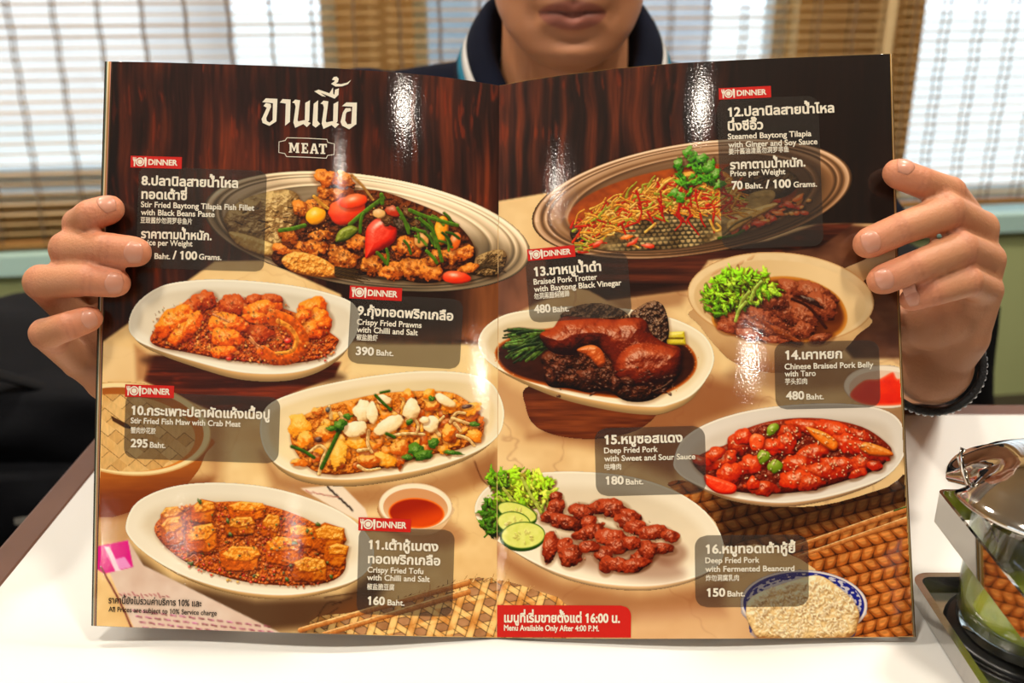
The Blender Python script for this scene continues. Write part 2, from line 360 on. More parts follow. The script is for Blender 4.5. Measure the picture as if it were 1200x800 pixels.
bm = bmesh.new(); tube(bm, [JM @ Vector(p) for p in ((-.046, .0085, .0985), (-.0475, .0078, .0945), (-.0455, .0066, .0885), (-.042, .006, .081), (-.034, .004, .066), (-.022, 0, .046), (-.012, -.003, .030))], [.0018, .002, .0024, .0024, .0022, .0020, .002], 8, True, .6)
from_bm('handle', bm, M_steel, sp, True)
bm = bmesh.new(); bmesh.ops.create_uvsphere(bm, u_segments=16, v_segments=8, radius=1, matrix=JM @ Matrix.Translation((-.008, -.004, .022)) @ Matrix.Rotation(.6, 4, 'Y') @ Matrix.Diagonal((.010, .007, .003, 1))); from_bm('bowl', bm, M_steel, sp, True)
# ------------------------------------------------------------------ the menu's sheet: where it stands in the room
FOLD = (585.0, 582.0)                     # x of the fold at the top and the bottom edge
def _ip(x, xs, ys): return np.interp(x, xs, ys)
TOPL = ([132, 190, 250, 330, 400, 460, 510, 550, 575, 585], [72, 73.2, 75, 77.6, 80.5, 84.5, 89, 94.5, 98.6, 100.5])
TOPR = ([585, 595, 620, 660, 720, 800, 900, 980, 1043], [100.5, 98.5, 94, 88, 80.5, 73.6, 68.6, 65.4, 63])
BOTL = ([113, 200, 300, 400, 500, 582], [733, 736.5, 740, 743, 745.6, 747])
BOTR = ([582, 650, 750, 850, 950, 1070], [747, 747.8, 748.2, 748, 747.4, 746])
def menu_depth(x, y):
    """distance of the sheet from the lens: leans back, with a gutter at the fold and a soft roll in each leaf"""
    x = np.asarray(x, float); y = np.asarray(y, float)
    d = .988 / (1.849 + 1.4075e-4 * y)
    fx = FOLD[0] + (FOLD[1] - FOLD[0]) * np.clip((y - 100) / 647, 0, 1)
    t = x - fx; v = (y - 70) / 675
    L = -t / 465.0; Rr = t / 475.0
    gut = .0085 - .0045 * np.clip(v, 0, 1)
    left = gut * np.exp(-np.abs(t) / 55) - .0035 * np.sin(np.clip(L, 0, 1) * math.pi) * (1.0 - .3 * v) + .0019 * np.sin(L * 9 + 1.0)
    right = gut * np.exp(-np.abs(t) / 55) - .0030 * np.sin(np.clip(Rr, 0, 1) * math.pi) + .0010 * np.sin(Rr * 9.5 - .6 + .4 * v)
    j = .0019 * math.sin(1.0), .0010 * np.sin(-.6 + .4 * v)
    return d + np.where(t < 0, left - j[0], right - j[1])
def sheet_xy(side, u, v):
    """layout position on the left (0) or right (1) page; u from the left edge, v from the top"""
    u = np.asarray(u, float); v = np.asarray(v, float)
    if side == 0:
        xt = 132 + (585 - 132) * u; xb = 113 + (582 - 113) * u; yt = _ip(xt, *TOPL); yb = _ip(xb, *BOTL); bow = -1.5 * (1 - u) * np.sin(v * math.pi)
    else:
        xt = 585 + (1043 - 585) * u; xb = 582 + (1070 - 582) * u; yt = _ip(xt, *TOPR); yb = _ip(xb, *BOTR); bow = -3.0 * u * np.sin(v * math.pi)
    return xt + (xb - xt) * v + bow, yt + (yb - yt) * v
def to_room(x, y, lift=0.0):
    """layout positions -> room coordinates on the sheet, lifted towards the reader by lift metres"""
    x = np.asarray(x, float); y = np.asarray(y, float)
    d = menu_depth(x, y) - lift
    kx = (x - 600) / FPX; ky = (400 - y) / FPX
    out = np.empty(x.shape + (3,))
    for i in range(3): out[..., i] = CAM[i] + d * (FWD[i] + RIGHT[i] * kx + UPV[i] * ky)
    return out

# ------------------------------------------------------------------ person
def skin_mat():
    m = mat('skin', (200, 150, 118), None, 60, .55, attr='tone', sss=.15, bump=.2, bscale=700)
    return m
M_skin = skin_mat()
M_nail = mat('fingernail', (204, 138, 112), (210, 146, 120), 40, .35, coat=.15, sss=.1)
M_navy = mat('navy_pique_cotton', (8, 13, 30), (11, 17, 36), 40, .9, spec=.2, bump=.25, bscale=500, sheen=.0)
M_wh = mat('white_rib', (206, 204, 200), (216, 214, 210), 80, .8)
M_tealrib = mat('teal_rib', (0, 104, 132), (6, 114, 142), 80, .8)
M_hair = mat('black_hair', (20, 17, 16), (30, 26, 24), 60, .45, stretch=(6, 6, 1), bump=.5, bscale=160)
M_trou = mat('dark_trousers', (30, 32, 38), (38, 40, 46), 40, .85)
M_shoe = mat('dark_shoe', (24, 23, 22), (32, 31, 30), 30, .4)
M_eye = mat('eye_white', (224, 216, 206), (228, 220, 212), 10, .15)
M_iris = mat('dark_iris', (42, 26, 18), (54, 34, 22), 90, .1)

def sphere_v(c, r, n=20, M=None):
    bm = bmesh.new(); bmesh.ops.create_uvsphere(bm, u_segments=n, v_segments=n // 2 + 2, radius=1.0)
    M2 = Matrix.Translation(c) @ (M or Matrix.Identity(4)) @ Matrix.Diagonal((r, r, r, 1)) if not isinstance(r, (tuple, list)) else Matrix.Translation(c) @ (M or Matrix.Identity(4)) @ Matrix.Diagonal((*r, 1))
    bmesh.ops.transform(bm, matrix=M2, verts=bm.verts); return bm
def add_bm(dst, src):
    me = bpy.data.meshes.new('t'); src.to_mesh(me); src.free(); dst.from_mesh(me); bpy.data.meshes.remove(me)
def limb(bm, pts, rs, n=20):
    """overlapping rounded, tapering segments through the joints"""
    for p, r in zip(pts, rs): add_bm(bm, sphere_v(p, r, n))
    for a, b, ra, rb in zip(pts, pts[1:], rs, rs[1:]):
        a = Vector(a); b = Vector(b)
        tube(bm, [a + (b - a) * k / 4 for k in range(5)], [ra + (rb - ra) * k / 4 for k in range(5)], n)
def fuse(bm, voxel, smooth=6, fac=.5):
    """weld the overlapping pieces into one continuous surface"""
    me = bpy.data.meshes.new('t'); bmesh.ops.recalc_face_normals(bm, faces=bm.faces); bm.to_mesh(me); bm.free()
    o = bpy.data.objects.new('t', me); COL.objects.link(o)
    r = o.modifiers.new('r', 'REMESH'); r.mode = 'VOXEL'; r.voxel_size = voxel
    s = o.modifiers.new('s', 'SMOOTH'); s.iterations = smooth; s.factor = fac
    bpy.context.view_layer.update()
    dg = bpy.context.evaluated_depsgraph_get()
    out = bpy.data.meshes.new_from_object(o.evaluated_get(dg))
    bpy.data.objects.remove(o, do_unlink=True); bpy.data.meshes.remove(me)
    return out

person = empty('person', (.046, 1.02, 0), 'person in a navy polo shirt with white and teal collar stripes holding up the menu', 'person')
HX, HY, HZ = .046, .885, 1.104      # head centre
def mp(x, y): return float(menu_depth(x, y))
def J(px, py, off):                  # joint given where it shows, off metres behind the sheet
    return P(px, py, mp(px, py) + off)
def rr(px, d=.525): return px * d / FPX

NAILS = []; CREASES = []
def hand(fingers, wrist, palm_r, elbow, thumb, extra):
    bm = bmesh.new()
    for f in fingers:
        pts = [J(*q[:3]) for q in f['j']]; rs = [rr(q[3]) for q in f['j']]
        limb(bm, pts, rs)
        # pad of the fingertip, slight knuckle swell
        tipd = (pts[0] - pts[1]).normalized()
        add_bm(bm, sphere_v(pts[0] + tipd * rs[0] * .18, rs[0] * .93, 20))
        add_bm(bm, sphere_v(pts[2], rs[2] * 1.05, 20))
        NAILS.append((pts[0], pts[1], rs[0], f.get('n', (0, 0))))
        for q_ in (1, 2): CREASES.append((tuple(pts[q_]), tuple((pts[q_ - 1] - pts[q_]).normalized())))
        mcp = pts[-1]
        limb(bm, [mcp, mcp + (wrist - mcp) * .55, wrist], [rs[-1] * 1.05, palm_r * .8, palm_r * .82])
    limb(bm, [J(*q[:3]) for q in thumb], [rr(q[3]) for q in thumb])
    for c, r in extra: add_bm(bm, sphere_v(J(*c), r, 20))
    side = Vector((1, 0, 0))
    limb(bm, [wrist, wrist + (elbow - wrist) * .25, wrist + (elbow - wrist) * .6, elbow], [palm_r * .98, palm_r * 1.02, palm_r * 1.35, palm_r * 1.4])
    return fuse(bm, .0015, 6, .5)
LW = J(168, 446, .055); RW = P(1092, 428, .578)
LE = P(205, 398, .80); RE = P(1066, 420, .83)
left_hand = hand([
    dict(j=[(126, 246, -.0095, 17.5), (106, 252, -.0118, 18.2), (93, 263, .002, 19.0), (125, 305, .040, 21)], n=(-.75, .25)),
    dict(j=[(157, 295, -.0100, 18.0), (124, 291, -.013, 18.6), (79, 292, -.003, 20.5), (112, 335, .040, 22)], n=(-.1, -.05)),
    dict(j=[(133, 331, -.0095, 17.5), (103, 328, -.013, 18.4), (49, 331, -.003, 20.5), (98, 378, .040, 22)], n=(-.1, -.05)),
    dict(j=[(103, 374, -.008, 15.5), (80, 382, -.011, 16.8), (53, 391, .000, 18.0), (92, 424, .038, 20)], n=(.05, .0))],
    LW, .0225, LE, [(150, 430, .052, 24), (190, 380, .034, 21), (215, 345, .018, 18), (228, 325, .011, 15)],
    [((112, 400, .045), .017), ((135, 380, .05), .018), ((105, 360, .045), .015)])
right_hand = hand([
    dict(j=[(1054, 204, -.0095, 18.0), (1078, 213, -.008, 18.2), (1112, 226, .006, 19.5), (1138, 262, .034, 21)], n=(.8, .7)),
    dict(j=[(1020, 284, -.0100, 18.5), (1056, 268, -.014, 19.0), (1110, 248, -.005, 21), (1148, 268, .020, 22)], n=(.05, .05)),
    dict(j=[(1036, 327, -.0098, 18.0), (1072, 313, -.014, 18.6), (1126, 292, -.004, 20.5), (1156, 305, .022, 22)], n=(.05, .05)),
    dict(j=[(1070, 350, -.004, 14.5), (1094, 342, -.007, 16.6), (1134, 330, -.002, 18), (1156, 340, .022, 19.5)], n=(-.1, .15))],
    RW, .0235, RE, [(1085, 400, .05, 24), (1030, 370, .034, 21), (1000, 340, .018, 18), (986, 322, .011, 15)],
    [((1110, 370, .035), .018), ((1090, 375, .035), .017), ((1130, 350, .03), .016)])

# head: rings from the chin to the crown, then face features pushed out of it
def head_mesh():
    zs = np.array([-.122, -.116, -.106, -.092, -.077, -.060, -.040, -.015, .010, .040, .070, .095, .108, .114])
    w = np.array([.012, .026, .039, .0505, .0580, .0625, .0665, .0705, .0735, .0755, .0700, .0520, .0300, .006])
    fr = np.array([.071, .083, .0900, .0905, .0915, .0925, .0930, .0930, .0940, .0960, .0900, .0660, .0400, .008])
    bk = np.array([-.052, -.042, -.028, -.005, .020, .045, .066, .084, .094, .096, .088, .064, .038, .008])
    nz, na = 150, 160
    Z = np.interp(np.linspace(0, 1, nz), np.linspace(0, 1, len(zs)), zs)
    f = lambda a: np.interp(Z, zs, a)
    W, F, B = f(w), f(fr), f(bk)
    k = np.ones(7) / 7
    sm = lambda a: np.concatenate([a[:3], np.convolve(a, k, 'valid'), a[-3:]])
    W, F, B = sm(W), sm(F), sm(B)
    A = np.linspace(0, 2 * math.pi, na, endpoint=False)
    cx = np.sin(A); cy = np.cos(A)
    V = np.zeros((nz, na, 3))
    for i in range(nz):
        e = .86
        x = W[i] * np.sign(cx) * np.abs(cx) ** e
        mid = .5 * (F[i] - B[i]); hl = .5 * (F[i] + B[i])
        y = mid + hl * np.sign(cy) * np.abs(cy) ** e
        V[i, :, 0] = x; V[i, :, 1] = y; V[i, :, 2] = Z[i]
    x, y, z = V[..., 0], V[..., 1], V[..., 2]
    front = np.clip((y - .03) / .05, 0, 1)
    g = lambda x0, z0, sx, sz: np.exp(-((np.abs(x) - x0) / sx) ** 2 - ((z - z0) / sz) ** 2)
    dy = 0
    mw = .0255                                     # half width of the mouth
    ml = -.0770 + .0022 * np.exp(-(x / .006) ** 2) * -1 + .0015 * np.exp(-((np.abs(x) - .012) / .008) ** 2)
    lipw = np.clip(1 - (x / (mw * 1.08)) ** 2, 0, 1)
    dy = dy + .0058 * lipw ** .7 * np.exp(-((z - (ml - .0068)) / .0058) ** 2)        # lower lip
    dy = dy + .0050 * lipw ** .7 * np.exp(-((z - (ml + .0052)) / .0046) ** 2) * (1 - .25 * np.exp(-(x / .003) ** 2))
    dy = dy - .0050 * np.clip(1 - (x / (mw * 1.2)) ** 2, 0, 1) ** .5 * np.exp(-((z - ml) / .0016) ** 2)     # parting line
    dy = dy - .0036 * np.exp(-(x / .020) ** 2 - ((z + .0965) / .006) ** 2)            # hollow under the lip
    dy = dy + .0042 * np.exp(-(x / .020) ** 2 - ((z + .109) / .010) ** 2)             # chin
    dy = dy - .0030 * g(.029, -.078, .006, .008)                                       # mouth corners
    dy = dy + .0030 * np.exp(-(x / .022) ** 2 - ((z + .066) / .010) ** 2) - .0018 * np.exp(-(x / .003) ** 2 - ((z + .063) / .007) ** 2)
    dy = dy + .024 * np.exp(-(x / .0105) ** 2 - ((z + .036) / .012) ** 2) + .015 * np.exp(-(x / .009) ** 2) * np.exp(-((z + .014) / .022) ** 2) + .010 * g(.013, -.042, .007, .008)
    dy = dy - .010 * g(.032, .004, .017, .012) + .006 * np.exp(-((z - .022) / .008) ** 2) * np.exp(-(x / .05) ** 4)
    dy = dy + .005 * g(.045, -.025, .02, .02) - .004 * g(.047, -.068, .016, .018)
    V[..., 1] += dy * front
    verts = V.reshape(-1, 3); faces = []
    for i in range(nz - 1):
        for j in range(na):
            a = i * na + j; b = i * na + (j + 1) % na; faces.append((a, b, b + na, a + na))
    faces.append(tuple(range(na))[::-1]); faces.append(tuple((nz - 1) * na + j for j in range(na)))
    return verts, faces
def HW(p): return Vector((HX + p[0], HY - p[1], HZ + p[2]))
hv, hf = head_mesh()
bm = bmesh.new()
vs = [bm.verts.new(HW(p)) for p in hv]
for f_ in hf: bm.faces.new([vs[i] for i in f_])
# ears
for s in (-1, 1):
    for k in range(12):
        a = math.radians(-100 + k * 25); add_bm(bm, sphere_v(HW((s * (.074 + .010 * (1 - abs(k - 6) / 8)), -.012 - .013 * math.cos(a), -.005 + .030 * math.sin(a) * 1.0)), .0052, 10))
    add_bm(bm, sphere_v(HW((s * .074, -.010, -.008)), (.006, .012, .022), 12))
# neck
limb(bm, [HW((0, -.012, -.04)), HW((0, -.016, -.10)), HW((0, -.020, -.135)), HW((0, -.030, -.20)), HW((0, -.035, -.24))], [.054, .0545, .0560, .060, .07], 28)
limb(bm, [HW((0, .035, -.085)), HW((0, .018, -.135)), HW((0, .014, -.20))], [.030, .030, .034], 20)
head_me = fuse(bm, .0019, 3, .5)
# trunk, upper arms, legs (inside the clothes)
SL, SR = Vector((-.125, .92, .915)), Vector((.215, .92, .915))
bm = bmesh.new()
limb(bm, [(.046, 1.07, .60), (.046, 1.04, .70), (.046, .99, .80), (.046, .96, .87)], [.13, .125, .12, .075], 20)
for s, sh, el in ((-1, SL, LE), (1, SR, RE)):
    limb(bm, [Vector((.046 + s * .07, .94, .87)), sh, sh + (el - sh) * .5, el], [.065, .046, .042, .036], 18)
for s in (-1, 1):
    limb(bm, [(.046 + s * .09, 1.0, .56), (.046 + s * .13, .62, .55), (.046 + s * .13, .66, .10), (.046 + s * .13, .60, .05)], [.085, .06, .045, .035], 16)
trunk_me = fuse(bm, .007, 6)
# one body mesh
bm = bmesh.new()
for me in (head_me, left_hand, right_hand, trunk_me): bm.from_mesh(me)
body_me = bpy.data.meshes.new('body'); bm.to_mesh(body_me); bm.free()
nv = len(body_me.vertices); co = np.empty(nv * 3); body_me.vertices.foreach_get('co', co); co = co.reshape(-1, 3)
tone = np.tile(np.array(lin(199, 138, 100)), (nv, 1))
def blend(mask, c):
    global tone
    tone = tone * (1 - mask[:, None]) + np.array(lin(*c)) * mask[:, None]
hl = co - np.array((HX, HY, HZ)); hx, hy, hz_ = hl[:, 0], -hl[:, 1], hl[:, 2]
face = (np.abs(hz_) < .14) & (co[:, 1] < .99) & (hz_ > -.16) & (np.abs(hx) < .1) & (co[:, 1] > .70)
blend(face * .55, (178, 118, 78))  # lower light on the face painted in as a darker skin tone
mlz = -.0770
lw = np.clip(1 - (hx / .0262) ** 2, 0, 1) ** .55
up_ = np.clip((.0098 * lw - (hz_ - mlz)) / .002, 0, 1); dn_ = np.clip((.0135 * lw + (hz_ - mlz)) / .002, 0, 1)
lipm = face * (hy > .05) * up_ * dn_ * (np.abs(hx) < .0268)
blend(lipm * .8, (158, 88, 76)); blend(lipm * np.exp(-((hz_ - mlz) / .0016) ** 2) * .7, (84, 40, 34))
blend(face * (hy > .05) * np.exp(-(hx / .035) ** 2 - ((hz_ + .060) / .008) ** 2) * .25, (120, 84, 62))
# redder fingertips and knuckles
for p0, p1, r, _ in NAILS:
    d2 = ((co - np.array(p0)) ** 2).sum(1); blend(np.exp(-d2 / (.012 ** 2)) * .5, (214, 122, 94))
# crease shade and redness over the finger joints, painted into the skin tone
for ja, jb in CREASES:
    ja = np.array(ja); ax_c = np.array(jb); t_ = (co - ja) @ ax_c
    perp = np.linalg.norm(co - ja - t_[:, None] * ax_c, axis=1)
    near = (perp < .014)
    blend(near * (np.exp(-((t_ - .0016) / .0011) ** 2) + np.exp(-((t_ + .0016) / .0011) ** 2)) * .28, (146, 88, 66))
    blend(near * np.exp(-(t_ / .006) ** 2) * .16, (214, 128, 98))
ca = body_me.color_attributes.new('tone', 'FLOAT_COLOR', 'POINT')
ca.data.foreach_set('color', np.concatenate([tone, np.ones((nv, 1))], 1).astype(np.float32).ravel())
body = link('body', body_me, M_skin, person, True)

# nails, laid on the finger surface
from mathutils.bvhtree import BVHTree
_bb = bmesh.new(); _bb.from_mesh(body_me); SKIN = BVHTree.FromBMesh(_bb); _bb.free()
def nail(p0, p1, r, tilt):
    f = (p0 - p1).normalized(); view = (CAM - p0).normalized()
    n = view + RIGHT * tilt[0] + UPV * tilt[1]
    n = (n - f * n.dot(f)).normalized(); s = f.cross(n).normalized()
    nu, nl = 15, 15; V = []; F = []
    for j in range(nl):
        t = j / (nl - 1)                                   # 0 cuticle, 1 free edge
        wd_ = .80 * (1 - .30 * max(0, (.3 - t) / .3) ** 2)
        for i in range(nu):
            u = i / (nu - 1) * 2 - 1
            a = u * wd_
            tt = t + (.16 * u * u if t < .5 else -.16 * u * u) * abs(t - .5) * 2
            ax_ = p0 + f * r * (-.48 + 1.12 * tt)
            out = n * math.cos(a) + s * math.sin(a)
            h = SKIN.ray_cast(ax_ + out * r * 2.2, -out, r * 3)
            q = h[0] if h[0] is not None else ax_ + out * r
            edge = min(1, 3 * (1 - abs(u))) * min(1, 5 * t)
            V.append(q + out * (.00005 + .00035 * edge))
    for j in range(nl - 1):
        for i in range(nu - 1):
            a = j * nu + i; F.append((a, a + 1, a + nu + 1, a + nu))
    o = rmesh('fingernail', V, F, M_nail, person)
    m_ = o.modifiers.new('t', 'SOLIDIFY'); m_.thickness = .0004; m_.offset = -1
for q in NAILS: nail(*q)
# eyes, hair
for s in (-1, 1):
    bm = sphere_v(HW((s * .031, .074, .004)), .0122, 24); e = from_bm('eyeball', bm, M_eye, person, True)
    bm = sphere_v(HW((s * .031, .0815, .003)), .0058, 20); from_bm('iris', bm, M_iris, e, True)
bm = bmesh.new()
for v in range(26):
    pass
R_ = random.Random(4)
V = []; F = []; nz, na = 24, 64
for i in range(nz):
    for j in range(na):
        a = 2 * math.pi * j / na; t = i / (nz - 1)
        cz = .128 * math.cos(t * 1.75); rad = math.sin(min(t * 1.75, math.pi / 2))
        back = .5 - .5 * math.cos(a)                         # 1 at the back
        lo_lim = .062 - .155 * back
        z = max(.012 + cz, lo_lim) if i < nz else cz
        x = .083 * rad * math.sin(a); y = (.104 if math.cos(a) > 0 else .108) * rad * math.cos(a)
        rip = .003 * math.sin(a * 23 + t * 9) * rad
        V.append(HW((x * (1 + rip * 8), y * (1 + rip * 8) - .001, z + rip)))
for i in range(nz - 1):
    for j in range(na): F.append((i * na + j, i * na + (j + 1) % na, (i + 1) * na + (j + 1) % na, (i + 1) * na + j))
hr = rmesh('hair', V, F, M_hair, person); m_ = hr.modifiers.new('t', 'SOLIDIFY'); m_.thickness = .008; m_.offset = -1
for s in (-1, 1):
    bm = bmesh.new(); tube(bm, [HW((s * (.014 + .007 * k), .0975 - .0022 * k * k * .4, .0215 + .003 * math.sin(k * .8))) for k in range(6)], [.0022, .003, .003, .0028, .0022, .001], 8); from_bm('eyebrow', bm, M_hair, person, True)

# polo shirt
bm = bmesh.new()
limb(bm, [(.046, 1.07, .62), (.046, 1.04, .70), (.046, .985, .80), (.046, .965, .865)], [.155, .15, .148, .10], 24)
limb(bm, [(-.105, .945, .908), (-.03, .960, .924), (.046, .970, .928), (.122, .960, .924), (.197, .945, .908)], [.062, .056, .052, .056, .062], 20)
for s, sh, el in ((-1, SL, LE), (1, SR, RE)):
    limb(bm, [Vector((.046 + s * .09, .95, .87)), sh + Vector((s * .01, .01, -.005)), sh + (el - sh) * .40], [.10, .064, .066], 20)
SLEEVE_END = None
shirt_me = fuse(bm, .006, 8)
shirt = link('polo_shirt', shirt_me, M_navy, person, True)
# sleeve hems
for s, sh, el in ((-1, SL, LE), (1, SR, RE)):
    c = sh + (el - sh) * .42; d = (el - sh).normalized(); a = d.orthogonal().normalized(); b = d.cross(a)
    V = []; F = []
    for j, (o_, r_) in enumerate(((-.02, .0665), (.0, .069), (.045, .068), (.047, .064), (.0, .062))):
        for k in range(28):
            an = 2 * math.pi * k / 28; V.append(c + d * o_ + (a * math.cos(an) + b * math.sin(an)) * r_)
    for j in range(4):
        for k in range(28): F.append((j * 28 + k, j * 28 + (k + 1) % 28, (j + 1) * 28 + (k + 1) % 28, (j + 1) * 28 + k))
    rmesh('sleeve_hem', V, F, M_navy, person)
# collar: folds over from the stand, stripes along the free edge of the leaf
def collar():
    na = 72; bands = {}
    prof = [(.000, .000, 'n'), (.002, .028, 'n'), (.004, .039, 'n'), (.008, .044, 'n'), (.013, .042, 'n'), (.019, .034, 'n'), (.0225, .027, 'w'), (.0262, .0190, 't'), (.0300, .0110, 'n'), (.033, .004, 'n')]
    V = []; tagv = []
    for j in range(na + 1):
        a = math.radians(18) + (2 * math.pi - math.radians(36)) * j / na          # opening at the throat (a = 0 is the front)
        back = .5 - .5 * math.cos(a)
        cx, cy = .0610, .062
        drop = -.095 * (1 - back) ** 2.0
        for (r, h, t) in prof:
            x = math.sin(a) * (cx + r * (1.05 if abs(math.sin(a)) > .5 else 1)); y = math.cos(a) * (cy + r) 
            V.append(HW((x, y - .022, -.119 + h + drop + .012 * back)))
    m = len(prof); F = {'n': [], 'w': [], 't': []}
    for j in range(na):
        for i in range(m - 1):
            F[prof[i][2]].append((j * m + i, (j + 1) * m + i, (j + 1) * m + i + 1, j * m + i + 1))
    o = rmesh('collar', V, F['n'], M_navy, person); s = o.modifiers.new('t', 'SOLIDIFY'); s.thickness = .002
    for k, nm, mm in (('w', 'white_stripe', M_wh), ('t', 'teal_stripe', M_tealrib)):
        used = sorted({i for f in F[k] for i in f}); mp_ = {u: i for i, u in enumerate(used)}
        q = rmesh(nm, [V[u] for u in used], [tuple(mp_[i] for i in f) for f in F[k]], mm, o)
        s = q.modifiers.new('t', 'SOLIDIFY'); s.thickness = .0022
collar()
# trousers and shoes under the table
bm = bmesh.new()
limb(bm, [(.046, 1.06, .605), (.046, 1.05, .63)], [.15, .15], 18)
for s in (-1, 1): limb(bm, [(.046 + s * .09, 1.0, .555), (.046 + s * .13, .62, .57), (.046 + s * .13, .66, .12)], [.098, .076, .062], 18)
link('trousers', fuse(bm, .008, 5), M_trou, person, True)
for s in (-1, 1):
    bm = bmesh.new(); limb(bm, [(.046 + s * .13, .67, .05), (.046 + s * .13, .60, .042), (.046 + s * .13, .52, .032)], [.046, .042, .032], 16)
    link('shoe', fuse(bm, .005, 4), M_shoe, person, True)
# bracelets on the wrist
M_blk = mat('black_braided_cord', (20, 20, 22), (34, 34, 36), 300, .6, bump=.6, bscale=700)
M_bead = mat('grey_bead', (150, 152, 156), (190, 192, 196), 40, .25, metal=.6)
M_gold = mat('gold_bead', (212, 180, 96), (226, 196, 116), 40, .25, metal=1)
ax = (RE - RW).normalized(); a_ = ax.cross(Vector((0, 0, 1))).normalized(); b_ = ax.cross(a_)
def band(off, tiltz, r):
    return [RW + ax * (off + tiltz * math.cos(t)) + (a_ * math.cos(t) + b_ * math.sin(t)) * r for t in np.linspace(0, 2 * math.pi, 49)]
wr = .0255
for nm, off, tl, rad in (('cord_bracelet', -.006, .003, .0022), ('braided_bracelet', .003, -.002, .0021)):
    bm = bmesh.new(); tube(bm, band(off, tl, wr + .0012), rad, 8, False); b0 = from_bm(nm, bm, M_blk, person, True)
    pts = band(off, tl, wr + .0030)
    bm = bmesh.new()
    if nm == 'braided_bracelet':
        for k in range(0, 48): add_bm(bm, sphere_v(pts[k], .0016, 8))
        from_bm('beads', bm, M_bead, b0, True)
_pts = band(-.006, .003, wr + .004); _g = max(_pts, key=lambda q: q.x - q.y * .5 + q.z)
bm = sphere_v(_g, .0030, 14); from_bm('gold_charm', bm, M_gold, person, True)
# ------------------------------------------------------------------ the printed pages: a small painter (pure numpy)
# Coordinates of the print are given in the page's own layout units (1200 x 800 for the open spread).
_tabs = {}
def _tab(seed):
    if seed not in _tabs:
        _tabs[seed] = np.random.default_rng(seed + 11).random((128, 128)).astype(np.float32)
    return _tabs[seed]
def vn(x, y, seed=0):
    t = _tab(seed)
    xf = np.floor(x); yf = np.floor(y)
    xi = xf.astype(np.int32); yi = yf.astype(np.int32)
    fx = x - xf; fy = y - yf
    fx = fx * fx * (3 - 2 * fx); fy = fy * fy * (3 - 2 * fy)
    x0 = xi & 127; x1 = (xi + 1) & 127; y0 = yi & 127; y1 = (yi + 1) & 127
    return (t[y0, x0] * (1 - fx) + t[y0, x1] * fx) * (1 - fy) + (t[y1, x0] * (1 - fx) + t[y1, x1] * fx) * fy
def fbm(x, y, seed=0, o=3):
    s = 0; a = 0.5; n = 0
    for k in range(o):
        s = s + a * vn(x * 2 ** k + 17.3 * k, y * 2 ** k + 5.1 * k, seed + k); n += a; a *= 0.5
    return s / n
def sst(a, b, x):
    t = np.clip((x - a) / (b - a + 1e-9), 0, 1)
    return t * t * (3 - 2 * t)
def C(*c):
    return np.array(c, np.float32)
def mixc(a, b, t):
    t = np.asarray(t)[..., None]
    return a * (1 - t) + b * t
def spline(pts, closed=True, n=8):
    p = np.array(pts, float)
    if not closed:
        p = np.vstack([2 * p[0] - p[1], p, 2 * p[-1] - p[-2]])
    m = len(p); out = []
    rng = range(m) if closed else range(1, m - 2)
    for i in rng:
        p0, p1, p2, p3 = p[(i - 1) % m], p[i], p[(i + 1) % m], p[(i + 2) % m]
        for k in range(n):
            t = k / n
            out.append(0.5 * (2 * p1 + (p2 - p0) * t + (2 * p0 - 5 * p1 + 4 * p2 - p3) * t * t + (3 * p1 - p0 - 3 * p2 + p3) * t ** 3))
    if not closed:
        out.append(p[-2])
    return np.array(out)
WS = np.array((0.56, 0.40, 0.28), np.float32)
LV = np.array((-0.30, -0.66, 0.69))
def egg(cx, cy, a, b, ang=0, n=48, p=2.0):
    t = np.linspace(0, 2 * math.pi, n, endpoint=False)
    c, s = np.cos(t), np.sin(t)
    x = a * np.sign(c) * np.abs(c) ** (2 / p); y = b * np.sign(s) * np.abs(s) ** (2 / p)
    r = math.radians(ang)
    return np.stack([cx + x * math.cos(r) - y * math.sin(r), cy + x * math.sin(r) + y * math.cos(r)], 1)

